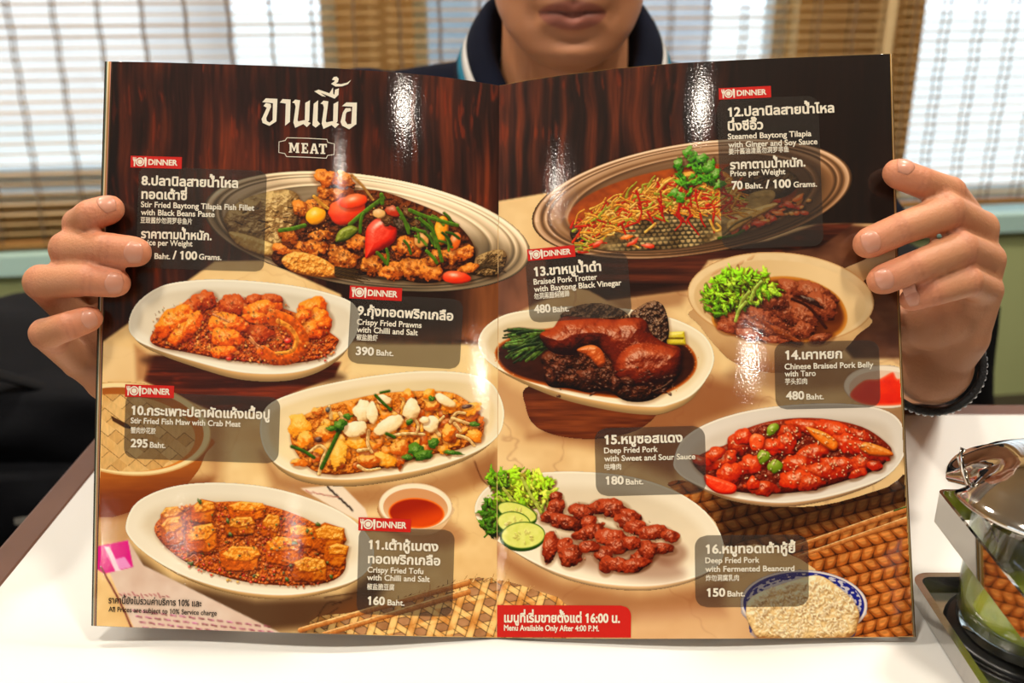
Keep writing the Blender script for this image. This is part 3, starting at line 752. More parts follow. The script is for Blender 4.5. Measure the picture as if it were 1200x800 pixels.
class Canvas:
    def __init__(s, x0, y0, x1, y1, res, seed=1):
        s.x0, s.y0, s.res = x0, y0, res
        s.w = int((x1 - x0) * res) + 1; s.h = int((y1 - y0) * res) + 1
        xs = x0 + np.arange(s.w) / res; ys = y0 + np.arange(s.h) / res
        s.X, s.Y = np.meshgrid(xs.astype(np.float32), ys.astype(np.float32))
        s.rgb = np.zeros((s.h, s.w, 3), np.float32); s.a = np.zeros((s.h, s.w), np.float32)
        s.R = np.random.default_rng(seed); s.n = seed * 37 % 90
        s.aa = 0.55 / res + 0.12
    def win(s, xa, ya, xb, yb):
        i0 = max(0, int((ya - s.y0) * s.res)); i1 = min(s.h, int((yb - s.y0) * s.res) + 2)
        j0 = max(0, int((xa - s.x0) * s.res)); j1 = min(s.w, int((xb - s.x0) * s.res) + 2)
        if i1 <= i0 or j1 <= j0: return None
        return (slice(i0, i1), slice(j0, j1))
    def put(s, sl, col, m, alpha=True):
        m3 = m[..., None]
        s.rgb[sl] = s.rgb[sl] * (1 - m3) + col * m3
        if alpha: s.a[sl] = np.maximum(s.a[sl], m)
    def sd(s, pts, pad=2):
        p = np.asarray(pts, np.float32)
        sl = s.win(p[:, 0].min() - pad, p[:, 1].min() - pad, p[:, 0].max() + pad, p[:, 1].max() + pad)
        if sl is None: return None, None
        X, Y = s.X[sl], s.Y[sl]
        d = np.full(X.shape, 1e9, np.float32); ins = np.zeros(X.shape, bool)
        q = np.roll(p, -1, 0)
        for (ax, ay), (bx, by) in zip(p, q):
            ex, ey = bx - ax, by - ay
            t = np.clip(((X - ax) * ex + (Y - ay) * ey) / (ex * ex + ey * ey + 1e-9), 0, 1)
            d = np.minimum(d, (X - ax - t * ex) ** 2 + (Y - ay - t * ey) ** 2)
            c = (ay > Y) != (by > Y)
            if abs(by - ay) > 1e-9:
                ins ^= c & (X < (Y - ay) * ex / (by - ay) + ax)
        d = np.sqrt(d)
        return sl, np.where(ins, -d, d)
    def poly(s, pts, col, soft=None, alpha=True, op=1.0):
        soft = s.aa if soft is None else soft
        sl, d = s.sd(pts, soft + 2)
        if sl is None: return
        if callable(col): col = col(s.X[sl], s.Y[sl], d)
        s.put(sl, col, sst(soft, -soft, d) * op, alpha)
        return sl, d
    def shadow(s, pts, op=0.6, soft=8, col=(70, 35, 18), dx=0, dy=0):
        s.poly(np.asarray(pts) + np.array((dx, dy)), C(*col), soft, False, op)
    def relief(s, X, Y, h, amp):
        gy, gx = np.gradient(h)
        return gx * amp * s.res, gy * amp * s.res
    def blob(s, cx, cy, rx, ry, ang=0, base=(190, 90, 30), hi=None, lo=None, irr=0.16, tex=0.5, ts=5.0, spec=0.25, shadow=0.5, op=1.0, flat=0.0):
        base = C(*base); hi = base + (C(255, 236, 200) - base) * 0.42 if hi is None else C(*hi); lo = base * C(.38, .28, .2) if lo is None else C(*lo)
        s.n = (s.n + 7) % 97; sd = s.n
        R = max(rx, ry) * 1.35 + 4
        sl = s.win(cx - R, cy - R, cx + R, cy + R)
        if sl is None: return
        X = s.X[sl] - cx; Y = s.Y[sl] - cy
        r = math.radians(ang); ca, sa = math.cos(r), math.sin(r)
        x = (X * ca + Y * sa) / rx; y = (-X * sa + Y * ca) / ry
        n1 = fbm(s.X[sl] / ts + sd, s.Y[sl] / ts, sd, 3)
        th = np.arctan2(y, x)
        wob = 1 + irr * (vn(np.cos(th) * 1.6 + 9 + sd, np.sin(th) * 1.6 + 9, sd) * 2 - 1) + irr * 0.6 * (n1 * 2 - 1)
        q = np.sqrt(x * x + y * y) / wob
        m = sst(1, 1 - 2.2 * s.aa / min(rx, ry), q) * op
        if shadow:
            q2 = np.sqrt(((X - 0.8) * ca + (Y - 1.6) * sa) ** 2 / (rx * 1.12) ** 2 + (-(X - 0.8) * sa + (Y - 1.6) * ca) ** 2 / (ry * 1.12) ** 2)
            s.put(sl, s.rgb[sl] * WS, sst(1.12, 0.8, q2) * shadow * op * (s.a[sl] > 0.3), False)
        hz = np.sqrt(np.clip(1 - q * q, 0.02, 1))
        gx, gy = s.relief(X, Y, n1, tex * 2.2)
        nx = x * ca - y * sa * (rx > 0); ny = x * sa + y * ca
        nx = nx * (1 - flat) - gx; ny = ny * (1 - flat) - gy
        ln = np.sqrt(nx * nx + ny * ny + hz * hz + 1e-6)
        df = (nx * LV[0] + ny * LV[1] + hz * LV[2]) / ln
        df = np.clip(df * 0.62 + 0.38 + tex * 0.55 * (n1 - 0.5), 0, 1)
        col = np.where((df < 0.55)[..., None], mixc(lo, base, sst(0.05, 0.55, df)), mixc(base, hi, sst(0.55, 1.0, df) * 0.8))
        if spec:
            hv = np.array((LV[0], LV[1], LV[2] + 1)); hv = hv / np.linalg.norm(hv)
            sp = np.clip((nx * hv[0] + ny * hv[1] + hz * hv[2]) / ln, 0, 1) ** 26
            col = col + sp[..., None] * spec * (C(255, 246, 228) - col)
        s.put(sl, col, m)
    def lump(s, pts, base, hi, lo, rad=8, tex=0.5, ts=6, spec=0.3, shadow=0.5, soft=True):
        # a shaded solid with a free outline; rad: how far from the edge it rounds off
        p = spline(pts, True, 5) if soft else np.asarray(pts, float)
        base, hi, lo = C(*base), C(*hi), C(*lo)
        s.n = (s.n + 7) % 97
        if shadow:
            sl, d = s.sd(p + np.array((1.0, 2.0)), 6)
            s.put(sl, s.rgb[sl] * WS, sst(4, -2, d) * shadow, False)
        sl, d = s.sd(p, 3)
        X, Y = s.X[sl], s.Y[sl]
        n1 = fbm(X / ts + s.n, Y / ts, s.n, 4)
        t = np.clip(-d / rad, 0, 1)
        h = np.sqrt(1 - (1 - t) ** 2) * rad + n1 * tex * 5
        gy, gx = np.gradient(h); gx *= s.res; gy *= s.res
        ln = np.sqrt(gx * gx + gy * gy + 1)
        df = (-gx * LV[0] - gy * LV[1] + LV[2]) / ln
        df = np.clip(df * 0.7 + 0.25 + tex * 0.4 * (n1 - 0.5), 0, 1)
        col = np.where((df < 0.6)[..., None], mixc(lo, base, sst(0.1, 0.6, df)), mixc(base, hi, sst(0.6, 1.0, df)))
        hv = np.array((LV[0], LV[1], LV[2] + 1)); hv = hv / np.linalg.norm(hv)
        sp = np.clip((-gx * hv[0] - gy * hv[1] + hv[2]) / ln, 0, 1) ** 30
        col = col + sp[..., None] * spec * (C(255, 246, 228) - col)
        s.put(sl, col, sst(s.aa, -s.aa, d))
    def strand(s, pts, w, col, w2=None, tex=0.25, shadow=0.35, curve=True, hi=0.35):
        p = spline(pts, False, 6) if (curve and len(pts) > 2) else np.array(pts, float)
        w2 = w if w2 is None else w2
        W = max(w, w2) + 3
        sl = s.win(p[:, 0].min() - W, p[:, 1].min() - W, p[:, 0].max() + W, p[:, 1].max() + W)
        if sl is None: return
        X, Y = s.X[sl], s.Y[sl]
        bd = np.full(X.shape, 1e9, np.float32); off = np.zeros_like(bd); n = len(p) - 1
        for i in range(n):
            ax, ay = p[i]; ex, ey = p[i + 1] - p[i]
            L2 = ex * ex + ey * ey + 1e-9
            t = np.clip(((X - ax) * ex + (Y - ay) * ey) / L2, 0, 1)
            wd = (w + (w2 - w) * (i + t) / n) * 0.5
            dx, dy = X - ax - t * ex, Y - ay - t * ey
            d = np.sqrt(dx * dx + dy * dy) / wd
            u = d < bd
            bd = np.where(u, d, bd)
            off = np.where(u, (-0.4 * dx - 0.9 * dy) / wd, off)
        if shadow:
            s.put(sl, s.rgb[sl] * WS, sst(1.9, 0.9, bd) * shadow * (s.a[sl] > 0.3), False)
        col = C(*col)
        f = np.clip(off, -1, 1)
        n1 = vn(X / 2.5 + s.n, Y / 2.5, s.n)
        kk = np.clip(0.84 + 0.28 * f + tex * (n1 - 0.5), 0.2, 1.2)[..., None]
        c = col * kk ** np.array((0.9, 1.25, 1.7), np.float32) + (np.clip(f, 0, 1) ** 2 * hi)[..., None] * (C(255, 240, 205) - col) * 0.6
        s.put(sl, c, sst(1.0 + s.aa / w, 1.0 - 1.5 * s.aa / w, bd))
    def dots(s, pts_fn, n, r, cols, spec=0.2, irr=0.3):
        for _ in range(n):
            x, y = pts_fn()
            c = cols[s.R.integers(len(cols))]
            k = s.R.uniform(0.6, 1.25)
            s.blob(x, y, r * k, r * k * s.R.uniform(0.6, 1), s.R.uniform(0, 180), c, irr=irr, tex=0.2, ts=2, spec=spec, shadow=0.35)

def in_egg(R, cx, cy, a, b, ang=0, k=1.0):
    r = math.radians(ang)
    def f():
        t = R.uniform(0, 2 * math.pi); q = math.sqrt(R.uniform(0, 1)) * k
        x, y = a * q * math.cos(t), b * q * math.sin(t)
        return cx + x * math.cos(r) - y * math.sin(r), cy + x * math.sin(r) + y * math.cos(r)
    return f

def plate(cv, pts, rim=(236, 226, 204), well=(226, 212, 186), wall=(196, 156, 104), dy=7, inset=13, soft=True, gloss=True):
    """a white china plate: outer wall under the front lip, lip, well"""
    p = spline(pts, True, 6) if soft else np.asarray(pts)
    c = p.mean(0)
    low = p.copy(); low[:, 1] += np.where(p[:, 1] > c[1], dy * np.clip((p[:, 1] - c[1]) / (p[:, 1].max() - c[1]), 0, 1) ** 0.7, 0)
    low = c + (low - c) * np.array((0.975, 1.0))
    cv.poly(low, lambda X, Y, d: mixc(C(*wall) * 0.72, C(*wall) * 1.1, sst(-0.5, -dy, d)))
    def lip(X, Y, d):
        t = np.clip((Y - p[:, 1].min()) / (np.ptp(p[:, 1])), 0, 1)
        base = mixc(C(*rim) * 0.965, C(*rim) * 1.02, t)
        base = mixc(base, C(250, 240, 220), sst(-0.3, -1.2, d) * sst(-3.4, -1.6, d) * 0.6)
        base = mixc(base, C(*well) * 0.92, sst(-1.2, -0.1, d) * 0.35)
        ins = np.clip((-d - 2) / inset, 0, 1)
        k = fbm(X / 40, Y / 22, 5, 2)
        w = mixc(C(*well) * 0.93, C(*well) * 1.04, np.clip(0.45 + (t - 0.45) * 1.1 + (k - 0.5) * 0.5, 0, 1))
        return mixc(base, w, sst(0.35, 1, ins))
    cv.poly(p, lip)
    if gloss:
        s0 = c + (p - c) * 0.86
        k = int(len(p) * 0.3)
    return p

def tray(cv, cx, cy, a, b, ang, tone, bright, seed):
    """an oval pressed-steel serving tray"""
    pts = egg(cx, cy, a, b, ang, 72)
    sl, d = cv.sd(pts, 3)
    X, Y = cv.X[sl] - cx, cv.Y[sl] - cy
    r = math.radians(ang)
    x = (X * math.cos(r) + Y * math.sin(r)) / a; y = (-X * math.sin(r) + Y * math.cos(r)) / b
    q = np.sqrt(x * x + y * y); th = np.arctan2(y, x)
    t0 = C(*tone)
    an = 0.5 + 0.5 * np.cos(th * 1 + 1.9) * 0.7 + 0.35 * (vn(np.cos(th) * 3 + 9, np.sin(th) * 3 + 9, seed) - 0.5)
    st = np.interp(q, [0, .70, .745, .765, .80, .84, .875, .895, .91, .935, .955, .975, .99, 1.02],
                   [.86, .92, .55, 1.2, .78, .98, 1.1, .55, 1.25, .62, 1.15, 1.35, .55, .4])
    ring = vn(q * 30, th * 1.3 + 4, seed + 1)
    v = st * (0.62 + 0.62 * an + 0.25 * (ring - 0.5))
    inner = sst(.74, .70, q)
    glow = sst(0.25, 1.0, bright * (0.55 * x - 0.75 * y + 0.35 * vn(x * 2.2, y * 2.2, seed + 2)))
    v = v + glow * 0.5
    col = t0 * v[..., None]
    col = mixc(col, C(246, 238, 220), np.clip(v - 0.92, 0, 1) * 0.9)
    col = mixc(col, t0 * 0.62, inner * (1 - glow) * 0.55)
    cv.put(sl, col, sst(cv.aa, -cv.aa, d))
    return pts

def leafy(cv, cx, cy, a, b, ang, n, cols, r=(3, 6), seed=3):
    """frilly lettuce or herb leaves: overlapping ragged leaf lumps, dark below, light above"""
    f = in_egg(cv.R, cx, cy, a, b, ang)
    sp = sorted([f() for _ in range(n)], key=lambda q: q[1] + cv.R.uniform(-6, 6))
    for i, (x, y) in enumerate(sp):
        c = cols[cv.R.integers(len(cols))]
        k = 0.65 + 0.5 * (1 - (y - cy + b) / (2 * b))
        rr = cv.R.uniform(*r)
        cv.blob(x, y, rr * 1.5, rr * 0.55, cv.R.uniform(0, 180), tuple(np.clip(np.array(c) * k, 0, 255)), irr=0.75, tex=1.2, ts=3.4, spec=0.15, shadow=0.6,
                hi=tuple(np.clip(np.array(c) * 1.35 + 20, 0, 255)), lo=tuple(np.array(c) * 0.3))

def cube(cv, x, y, w, h, ang=0, base=(226, 146, 48)):
    """a fried tofu block: lit top face, two darker side faces, crusty skin"""
    r = math.radians(ang); ca, sa = math.cos(r), math.sin(r)
    j = lambda: cv.R.uniform(-0.05, 0.05)
    T = lambda q: [(x + (u + j()) * w * ca - (v + j()) * h * sa, y + (u + j()) * w * sa + (v + j()) * h * ca) for u, v in q]
    b = np.array(base, float); k = cv.R.uniform(-.15, .3)
    cv.lump(T([(-.5, -.2), (-.2, -.5), (.4, -.48), (.54, -.2), (.5, .36), (.2, .5), (-.36, .48), (-.5, .3)]), tuple(b * (.8, .62, .5)), tuple(b * (.98, .84, .7)), tuple(b * (.4, .26, .18)), rad=4, tex=.9, ts=4, spec=0.05, soft=False)
    cv.lump(T([(-.48, -.2), (-.2, -.48), (.4, -.48), (.5, -.18), (k, .06), (-.3, .08)]), tuple(np.clip(b * (1.0, 1.02, 1.0), 0, 255)), (248, 190, 96), tuple(b * (.66, .5, .4)), rad=3, tex=0.8, ts=4, spec=0.15, shadow=0, soft=False)
    cv.lump(T([(k + .02, .08), (.5, -.14), (.48, .34), (k + .04, .46)]), tuple(b * (.88, .74, .62)), tuple(b), tuple(b * (.5, .34, .24)), rad=3, tex=.8, ts=4, spec=.05, shadow=0, soft=False)

# --- dishes; each returns a finished canvas -----------------------------------------------------------------------------
DR = 1.4
def dish_fish_fried():
    cv = Canvas(232, 190, 628, 348, DR, 8)
    tray(cv, 430, 271, 194, 66, 8.5, (172, 146, 112), .9, 3)
    R = cv.R
    # fish head and collar (left), tail (right)
    cv.lump([(262, 258), (275, 240), (300, 228), (335, 222), (352, 235), (345, 280), (330, 300), (300, 292), (275, 282)], (140, 106, 62), (220, 188, 128), (50, 30, 14), rad=18, tex=1.3, ts=6, spec=0.1)
    for i in range(34):
        x, y = R.uniform(275, 345), R.uniform(232, 285)
        cv.strand([(x, y), (x + R.uniform(4, 10), y + R.uniform(-5, 4))], 1.6, [(70, 48, 28), (215, 190, 140), (160, 120, 70)][R.integers(3)])
    cv.lump([(268, 272), (290, 275), (325, 288), (332, 298), (310, 300), (282, 290)], (190, 150, 85), (238, 210, 140), (90, 55, 25), rad=6, tex=0.6, spec=0.15)
    cv.lump([(545, 318), (560, 300), (585, 292), (594, 300), (588, 318), (575, 325)], (116, 86, 50), (190, 156, 104), (40, 26, 14), rad=8, tex=1.4, ts=3, spec=0.05)
    for i in range(14):
        cv.strand([(556 + i, 318 - i * .4), (576 + i * 1.3, 296 + i * 1.8)], 1.0, (60, 46, 28))
    # pile underlay
    cv.lump([(318, 300), (345, 270), (372, 235), (430, 222), (480, 235), (530, 258), (556, 290), (548, 318), (500, 332), (440, 322), (390, 325), (340, 318)], (60, 26, 10), (120, 58, 22), (20, 8, 4), rad=10, tex=1.4, ts=5, spec=0.1)
    fried = dict(base=(166, 78, 22), hi=(246, 164, 70), lo=(36, 12, 5), irr=0.34, tex=1.9, ts=5.0, spec=0.25)
    for x, y, a, b, g in [(352, 300, 16, 9, 20), (372, 240, 20, 12, -20), (395, 225, 22, 14, 10), (385, 208, 20, 11, 8), (405, 212, 16, 10, 30), (352, 245, 12, 9, 50), (365, 290, 22, 10, 10),
                          (398, 296, 14, 12, 0), (403, 305, 17, 15, 0), (420, 284, 16, 10, -10), (440, 300, 15, 12, 0), (438, 313, 14, 12, 0), (462, 318, 20, 11, -10), (486, 314, 20, 13, 0), (508, 318, 16, 12, 10),
                          (478, 290, 18, 14, 0), (512, 302, 15, 11, 0), (532, 300, 14, 10, 20), (545, 296, 14, 9, -20), (376, 276, 15, 8, 0), (338, 276, 12, 9, 20), (330, 292, 14, 7, 20), (548, 315, 14, 7, -15)]:
        k = R.uniform(.85, 1.12)
        f = dict(fried); f['base'] = tuple(np.array(f['base']) * k)
        cv.blob(x, y, a, b, g, **f)
    cv.strand([(412, 205), (425, 218), (437, 234)], 3, (196, 150, 84))
    cv.lump([(330, 305), (345, 295), (372, 300), (392, 312), (396, 324), (370, 324), (342, 318)], (214, 136, 52), (246, 196, 108), (120, 62, 20), rad=6, tex=1.1, ts=3.5, spec=0.1)
    for i in range(12): cv.strand([(393, 313 + i * .9), (412, 315 + i * 1.1), (424 + R.uniform(-6, 10), 315 + i * 1.5)], 2.0, (46 + 9 * (i % 4), 32 + 6 * (i % 4), 18), .6)
    for x, y in ((440, 286), (475, 262), (500, 280)): cv.blob(x, y, 16, 12, 0, (44, 26, 14), irr=.4, tex=1, ts=3, spec=.1)
    cv.dots(in_egg(R, 435, 275, 100, 42, 8), 420, 1.5, [(24, 11, 7), (40, 18, 8), (224, 140, 56), (96, 36, 12)], 0.1)
    # vegetables
    cv.blob(407, 247, 23, 17, -15, (214, 58, 20), (255, 128, 78), (110, 16, 6), irr=.1, tex=.12, spec=.5)
    cv.blob(415, 236, 18, 9, -12, (220, 66, 22), (255, 140, 90), (120, 20, 6), irr=.1, tex=.1, spec=.6)
    cv.blob(370, 253, 13, 11, -25, (232, 156, 20), (255, 208, 84), (130, 70, 8), irr=.12, tex=.2, spec=.5)
    cv.lump([(429, 303), (428, 292), (428, 280), (430, 267), (438, 258), (449, 254), (459, 259), (465, 271), (462, 283), (452, 290), (441, 296)], (212, 44, 22), (250, 112, 88), (110, 10, 6), rad=11, tex=.12, spec=.7)
    cv.blob(462, 247, 11, 7, 20, (176, 50, 20), irr=.25, tex=.5, spec=.4)
    for x, y in ((455, 260), (485, 256), (505, 264), (478, 250), (492, 262)): cv.blob(x, y, 9, 6, R.uniform(-40, 40), (58, 34, 16), (130, 84, 40), irr=.5, tex=1.4, ts=3, spec=.3)
    cv.lump([(508, 276), (512, 258), (520, 253), (526, 262), (523, 282), (514, 287)], (230, 142, 20), (255, 200, 84), (120, 62, 8), rad=7, tex=.2, spec=.5)
    cv.blob(533, 283, 7, 12, 15, (214, 96, 24), irr=.1, tex=.2, spec=.4)
    cv.blob(535, 325, 19, 8, 6, (212, 52, 18), (252, 120, 76), (110, 14, 4), irr=.1, tex=.1, spec=.7)
    cv.blob(494, 281, 9, 10, 20, (214, 150, 78), irr=.2, tex=.4)
    cv.blob(444, 250, 8, 6, 20, (222, 170, 104), irr=.2, tex=.3)
    gr = (84, 128, 24)
    for _ in range(16):
        x, y = R.uniform(468, 525), R.uniform(246, 285); a = R.uniform(.2, 1.2)
        cv.strand([(x, y), (x + 8 * math.cos(a), y + 8 * math.sin(a)), (x + 17 * math.cos(a + .2), y + 17 * math.sin(a + .2))], 3.2, [(70, 112, 22), (104, 146, 40), (50, 84, 16)][R.integers(3)], hi=.5)
    for p, w in [([(410, 263), (425, 250), (449, 232)], 5), ([(422, 272), (423, 258), (426, 250)], 4), ([(447, 228), (448, 238)], 5), ([(466, 244), (473, 256), (479, 273)], 4), ([(480, 246), (500, 254), (536, 264)], 4.5),
                 ([(492, 256), (508, 272), (518, 306)], 4), ([(328, 270), (342, 268), (357, 264)], 5), ([(500, 294), (508, 302), (512, 308)], 4), ([(442, 296), (448, 302), (452, 308)], 4), ([(453, 292), (455, 300), (454, 310)], 3.5), ([(484, 268), (498, 272)], 4)]:
        cv.strand(p, w, gr, hi=.5)
    cv.lump([(393, 282), (398, 270), (412, 264), (420, 270), (410, 280), (398, 284)], (92, 100, 22), (168, 176, 70), (30, 34, 8), rad=5, tex=.3)
    cv.strand([(368, 230), (376, 238), (384, 244)], 4, (226, 170, 70))
    return cv

def dish_prawns():
    cv = Canvas(145, 322, 428, 452, DR, 9)
    plate(cv, [(150, 380), (160, 355), (188, 335), (225, 328), (262, 327), (310, 330), (355, 336), (392, 345), (414, 355), (422, 372), (416, 396), (398, 416), (368, 431), (330, 438), (280, 436), (230, 424), (185, 410), (158, 397)], dy=9)
    R = cv.R
    cv.lump([(176, 396), (190, 380), (230, 360), (290, 352), (350, 368), (390, 392), (396, 402), (376, 420), (330, 426), (270, 422), (215, 412), (185, 406)], (170, 66, 18), (220, 120, 44), (80, 24, 8), rad=6, tex=1.4, ts=3, spec=.1, shadow=.5)
    crumb = [(206, 88, 22), (232, 140, 48), (170, 44, 14), (120, 50, 18), (240, 176, 84), (190, 30, 14)]
    cv.dots(in_egg(R, 285, 398, 108, 25, 6), 420, 2.1, crumb, 0.2)
    pr = dict(base=(208, 82, 14), hi=(252, 172, 62), lo=(92, 20, 4), irr=.2, tex=1.2, ts=5, spec=.35)
    dk = dict(base=(158, 52, 14), hi=(216, 112, 48), lo=(58, 14, 4), irr=.25, tex=1.0, ts=4, spec=.25)
    for x, y, a, b, g, k in [(275, 358, 19, 13, 10, 1), (237, 353, 18, 13, -20, 1), (305, 391, 16, 11, 0, 1), (298, 352, 12, 8, 0, 1), (318, 352, 15, 9, 10, 1), (222, 362, 18, 10, -35, 1)]: cv.blob(x, y, a, b, g, **dk)
    for x, y, a, b, g in [(204, 377, 26, 15, -38), (214, 390, 22, 11, -40), (226, 380, 9, 18, 30), (268, 380, 27, 14, 8), (266, 396, 21, 13, 5), (262, 412, 16, 8, 0), (310, 362, 25, 11, -8), (302, 372, 18, 7, 5),
                          (366, 362, 18, 13, -20), (374, 376, 16, 16, 20), (362, 388, 20, 10, 10), (352, 372, 16, 8, -30)]:
        cv.blob(x, y, a, b, g, **pr)
    cv.strand([(322, 372), (340, 380), (353, 398), (345, 416), (322, 420), (308, 412)], 20, (224, 104, 18), 15, tex=.35, hi=.55)
    cv.strand([(326, 376), (340, 384), (348, 398), (342, 411), (324, 414)], 6, (246, 166, 64), 4, tex=.3, shadow=0, hi=.4)
    for p in [[(293, 394), (300, 403), (308, 408)], [(250, 368), (262, 374), (268, 377)], [(293, 398), (302, 408)]]: cv.strand(p, 2.4, (232, 160, 110))
    for i in range(60):
        x, y = in_egg(R, 285, 384, 100, 34, 6)()
        cv.blob(x, y, R.uniform(2, 5), R.uniform(1.5, 3), R.uniform(0, 180), (255, 190, 96), op=.35, irr=.4, spec=.3, shadow=0)
    cv.dots(in_egg(R, 285, 386, 108, 38, 6), 260, 1.5, crumb + [(60, 24, 10), (86, 86, 20)], 0.2)
    cv.blob(337, 399, 5, 3.5, 0, (206, 34, 18), spec=.6); cv.blob(268, 420, 4, 2.5, 0, (200, 30, 20)); cv.blob(381, 422, 2, 1.7, 0, (190, 30, 24))
    return cv

def dish_basket():
    cv = Canvas(112, 440, 256, 606, DR, 10)
    top = egg(150, 502, 98, 55, 5, 60)
    side = spline([(243, 512), (240, 534), (230, 555), (205, 580), (165, 596), (108, 602), (108, 510)], True, 6)
    cv.poly(side, lambda X, Y, d: mixc(C(196, 118, 46), C(118, 56, 22), np.clip(sst(530, 600, Y + (X - 150) * .12) + .25 * fbm(X / 30, Y / 4, 3), 0, 1)))
    cv.poly(top, lambda X, Y, d: mixc(C(214, 172, 112), C(244, 216, 164), sst(-1, -2.5, d)))
    ring = egg(148, 503, 91, 49, 5, 60)
    cv.poly(ring, lambda X, Y, d: mixc(C(206, 128, 50), C(150, 82, 28), sst(515, 455, Y + .1 * X)))
    inn = egg(143, 507, 86, 45, 5, 60)
    def weave(X, Y, d):
        u = (X + Y * 1.15) / 21; v = (X * 1.0 - Y * 1.25) / 19
        iu, iv = np.floor(u), np.floor(v)
        h = vn(iu * 3.1 + 40, iv * 5.7 + 40, 6)
        o = (iu + 2 * iv) % 4
        fu, fv = u - iu, v - iv
        c = mixc(C(198, 152, 92), C(232, 196, 136), h)
        c = mixc(c, C(216, 148, 66), sst(.4, .8, fbm(X / 30, Y / 30, 9)) * .4)
        seam = np.where(o < 2, sst(.09, .0, fu), sst(.09, .0, fv))
        c = mixc(c, C(96, 58, 26), seam * .85)
        return c * (1 + .12 * (fbm(X / 2, Y / 7, 4) - .5))[..., None]
    cv.poly(inn, weave)
    cv.poly([(130, 487), (150, 497), (156, 503), (146, 501), (132, 493)], C(70, 40, 18), .7)
    return cv

def dish_fish_maw():
    cv = Canvas(298, 426, 598, 582, DR, 12)
    plate(cv, [(304, 500), (314, 474), (350, 458), (400, 446), (450, 438), (500, 434), (548, 437), (575, 447), (588, 468), (591, 490), (582, 513), (550, 533), (500, 549), (450, 558), (407, 562), (362, 559), (332, 549), (311, 530)], dy=8, well=(238, 214, 168), rim=(242, 224, 190))
    R = cv.R
    cv.lump([(342, 520), (345, 495), (375, 478), (420, 466), (455, 460), (500, 458), (535, 462), (562, 485), (566, 508), (545, 524), (500, 534), (450, 548), (400, 556), (365, 550)], (196, 106, 30), (232, 160, 70), (96, 40, 12), rad=6, tex=1.3, ts=4, spec=.1)
    cols = [(226, 130, 26), (210, 106, 20), (236, 152, 40), (190, 86, 20), (240, 170, 60)]
    f = in_egg(R, 455, 506, 106, 37, -9)
    for _ in range(190):
        x, y = f(); c = cols[R.integers(5)]
        cv.blob(x, y, R.uniform(5, 12), R.uniform(3, 7), R.uniform(0, 180), c, lo=(104, 46, 12), irr=.4, tex=1, ts=4, spec=.2)
    for x, y, a, b, g in [(352, 500, 12, 15, -10), (380, 508, 16, 9, -5), (396, 535, 10, 20, 12), (358, 515, 10, 12, 40), (350, 542, 10, 6, 10), (420, 520, 16, 9, 30), (450, 540, 15, 9, 20), (470, 525, 13, 10, -20),
                          (503, 462, 8, 7, 0), (478, 463, 9, 7, 0), (525, 508, 8, 12, 25), (550, 480, 14, 8, -10), (556, 510, 11, 9, 20), (528, 476, 14, 8, 5), (432, 540, 14, 7, 0), (372, 482, 7, 6, 0), (506, 476, 10, 7, 0)]:
        cv.blob(x, y, a, b, g, cols[R.integers(5)], hi=(252, 206, 110), lo=(120, 56, 14), irr=.35, tex=1, ts=4, spec=.2)
    for p in [[(374, 555), (378, 538), (382, 528), (374, 522), (362, 530)], [(432, 505), (431, 520), (436, 530)], [(455, 512), (475, 508), (497, 509)], [(477, 493), (484, 490), (490, 498), (488, 508)], [(528, 494), (535, 484), (545, 484)],
              [(530, 490), (545, 495), (560, 500)], [(536, 510), (548, 514), (556, 522)], [(420, 546), (430, 551), (445, 549)], [(388, 490), (386, 476)], [(398, 484), (408, 498)], [(515, 510), (510, 500), (520, 488)], [(533, 496), (540, 505)], [(420, 528), (432, 526)]]:
        cv.strand(p, 4.4, (250, 214, 150), 3.2)
    for x, y, a, b, g in [(425, 481, 11, 15, 0), (436, 484, 7, 14, 0), (417, 503, 15, 10, -10), (456, 498, 19, 10, -32), (482, 479, 11, 13, 10), (505, 497, 10, 10, 0), (521, 469, 15, 6, 32), (450, 468, 10, 6, 20), (497, 492, 6, 5, 0)]:
        cv.blob(x, y, a, b, g, (240, 212, 160), (255, 240, 206), (170, 110, 56), irr=.2, tex=.6, ts=6, spec=.25)
    for p, w in [([(377, 548), (388, 525), (398, 504)], 5), ([(342, 523), (355, 528), (368, 536)], 4), ([(440, 463), (450, 473), (458, 480)], 3.5), ([(446, 460), (456, 458)], 3), ([(453, 508), (462, 512)], 4)]:
        cv.strand(p, w, (62, 104, 22), hi=.4)
    for x, y, a, b in [(398, 498, 9, 8), (388, 502, 8, 4), (487, 528, 10, 8), (496, 534, 12, 6), (508, 520, 7, 7), (478, 536, 8, 4), (556, 497, 8, 4), (506, 467, 4, 4), (480, 494, 5, 4), (408, 488, 6, 4), (530, 530, 12, 3)]:
        cv.blob(x, y, a, b, R.uniform(-30, 30), (46, 84, 20), (110, 150, 50), (14, 28, 6), irr=.4, tex=.8, ts=3)
    cv.blob(547, 476, 8, 3, -10, (72, 40, 36)); cv.blob(373, 515, 5, 4, 0, (70, 36, 30)); cv.blob(384, 480, 3, 4, 0, (70, 64, 60))
    return cv

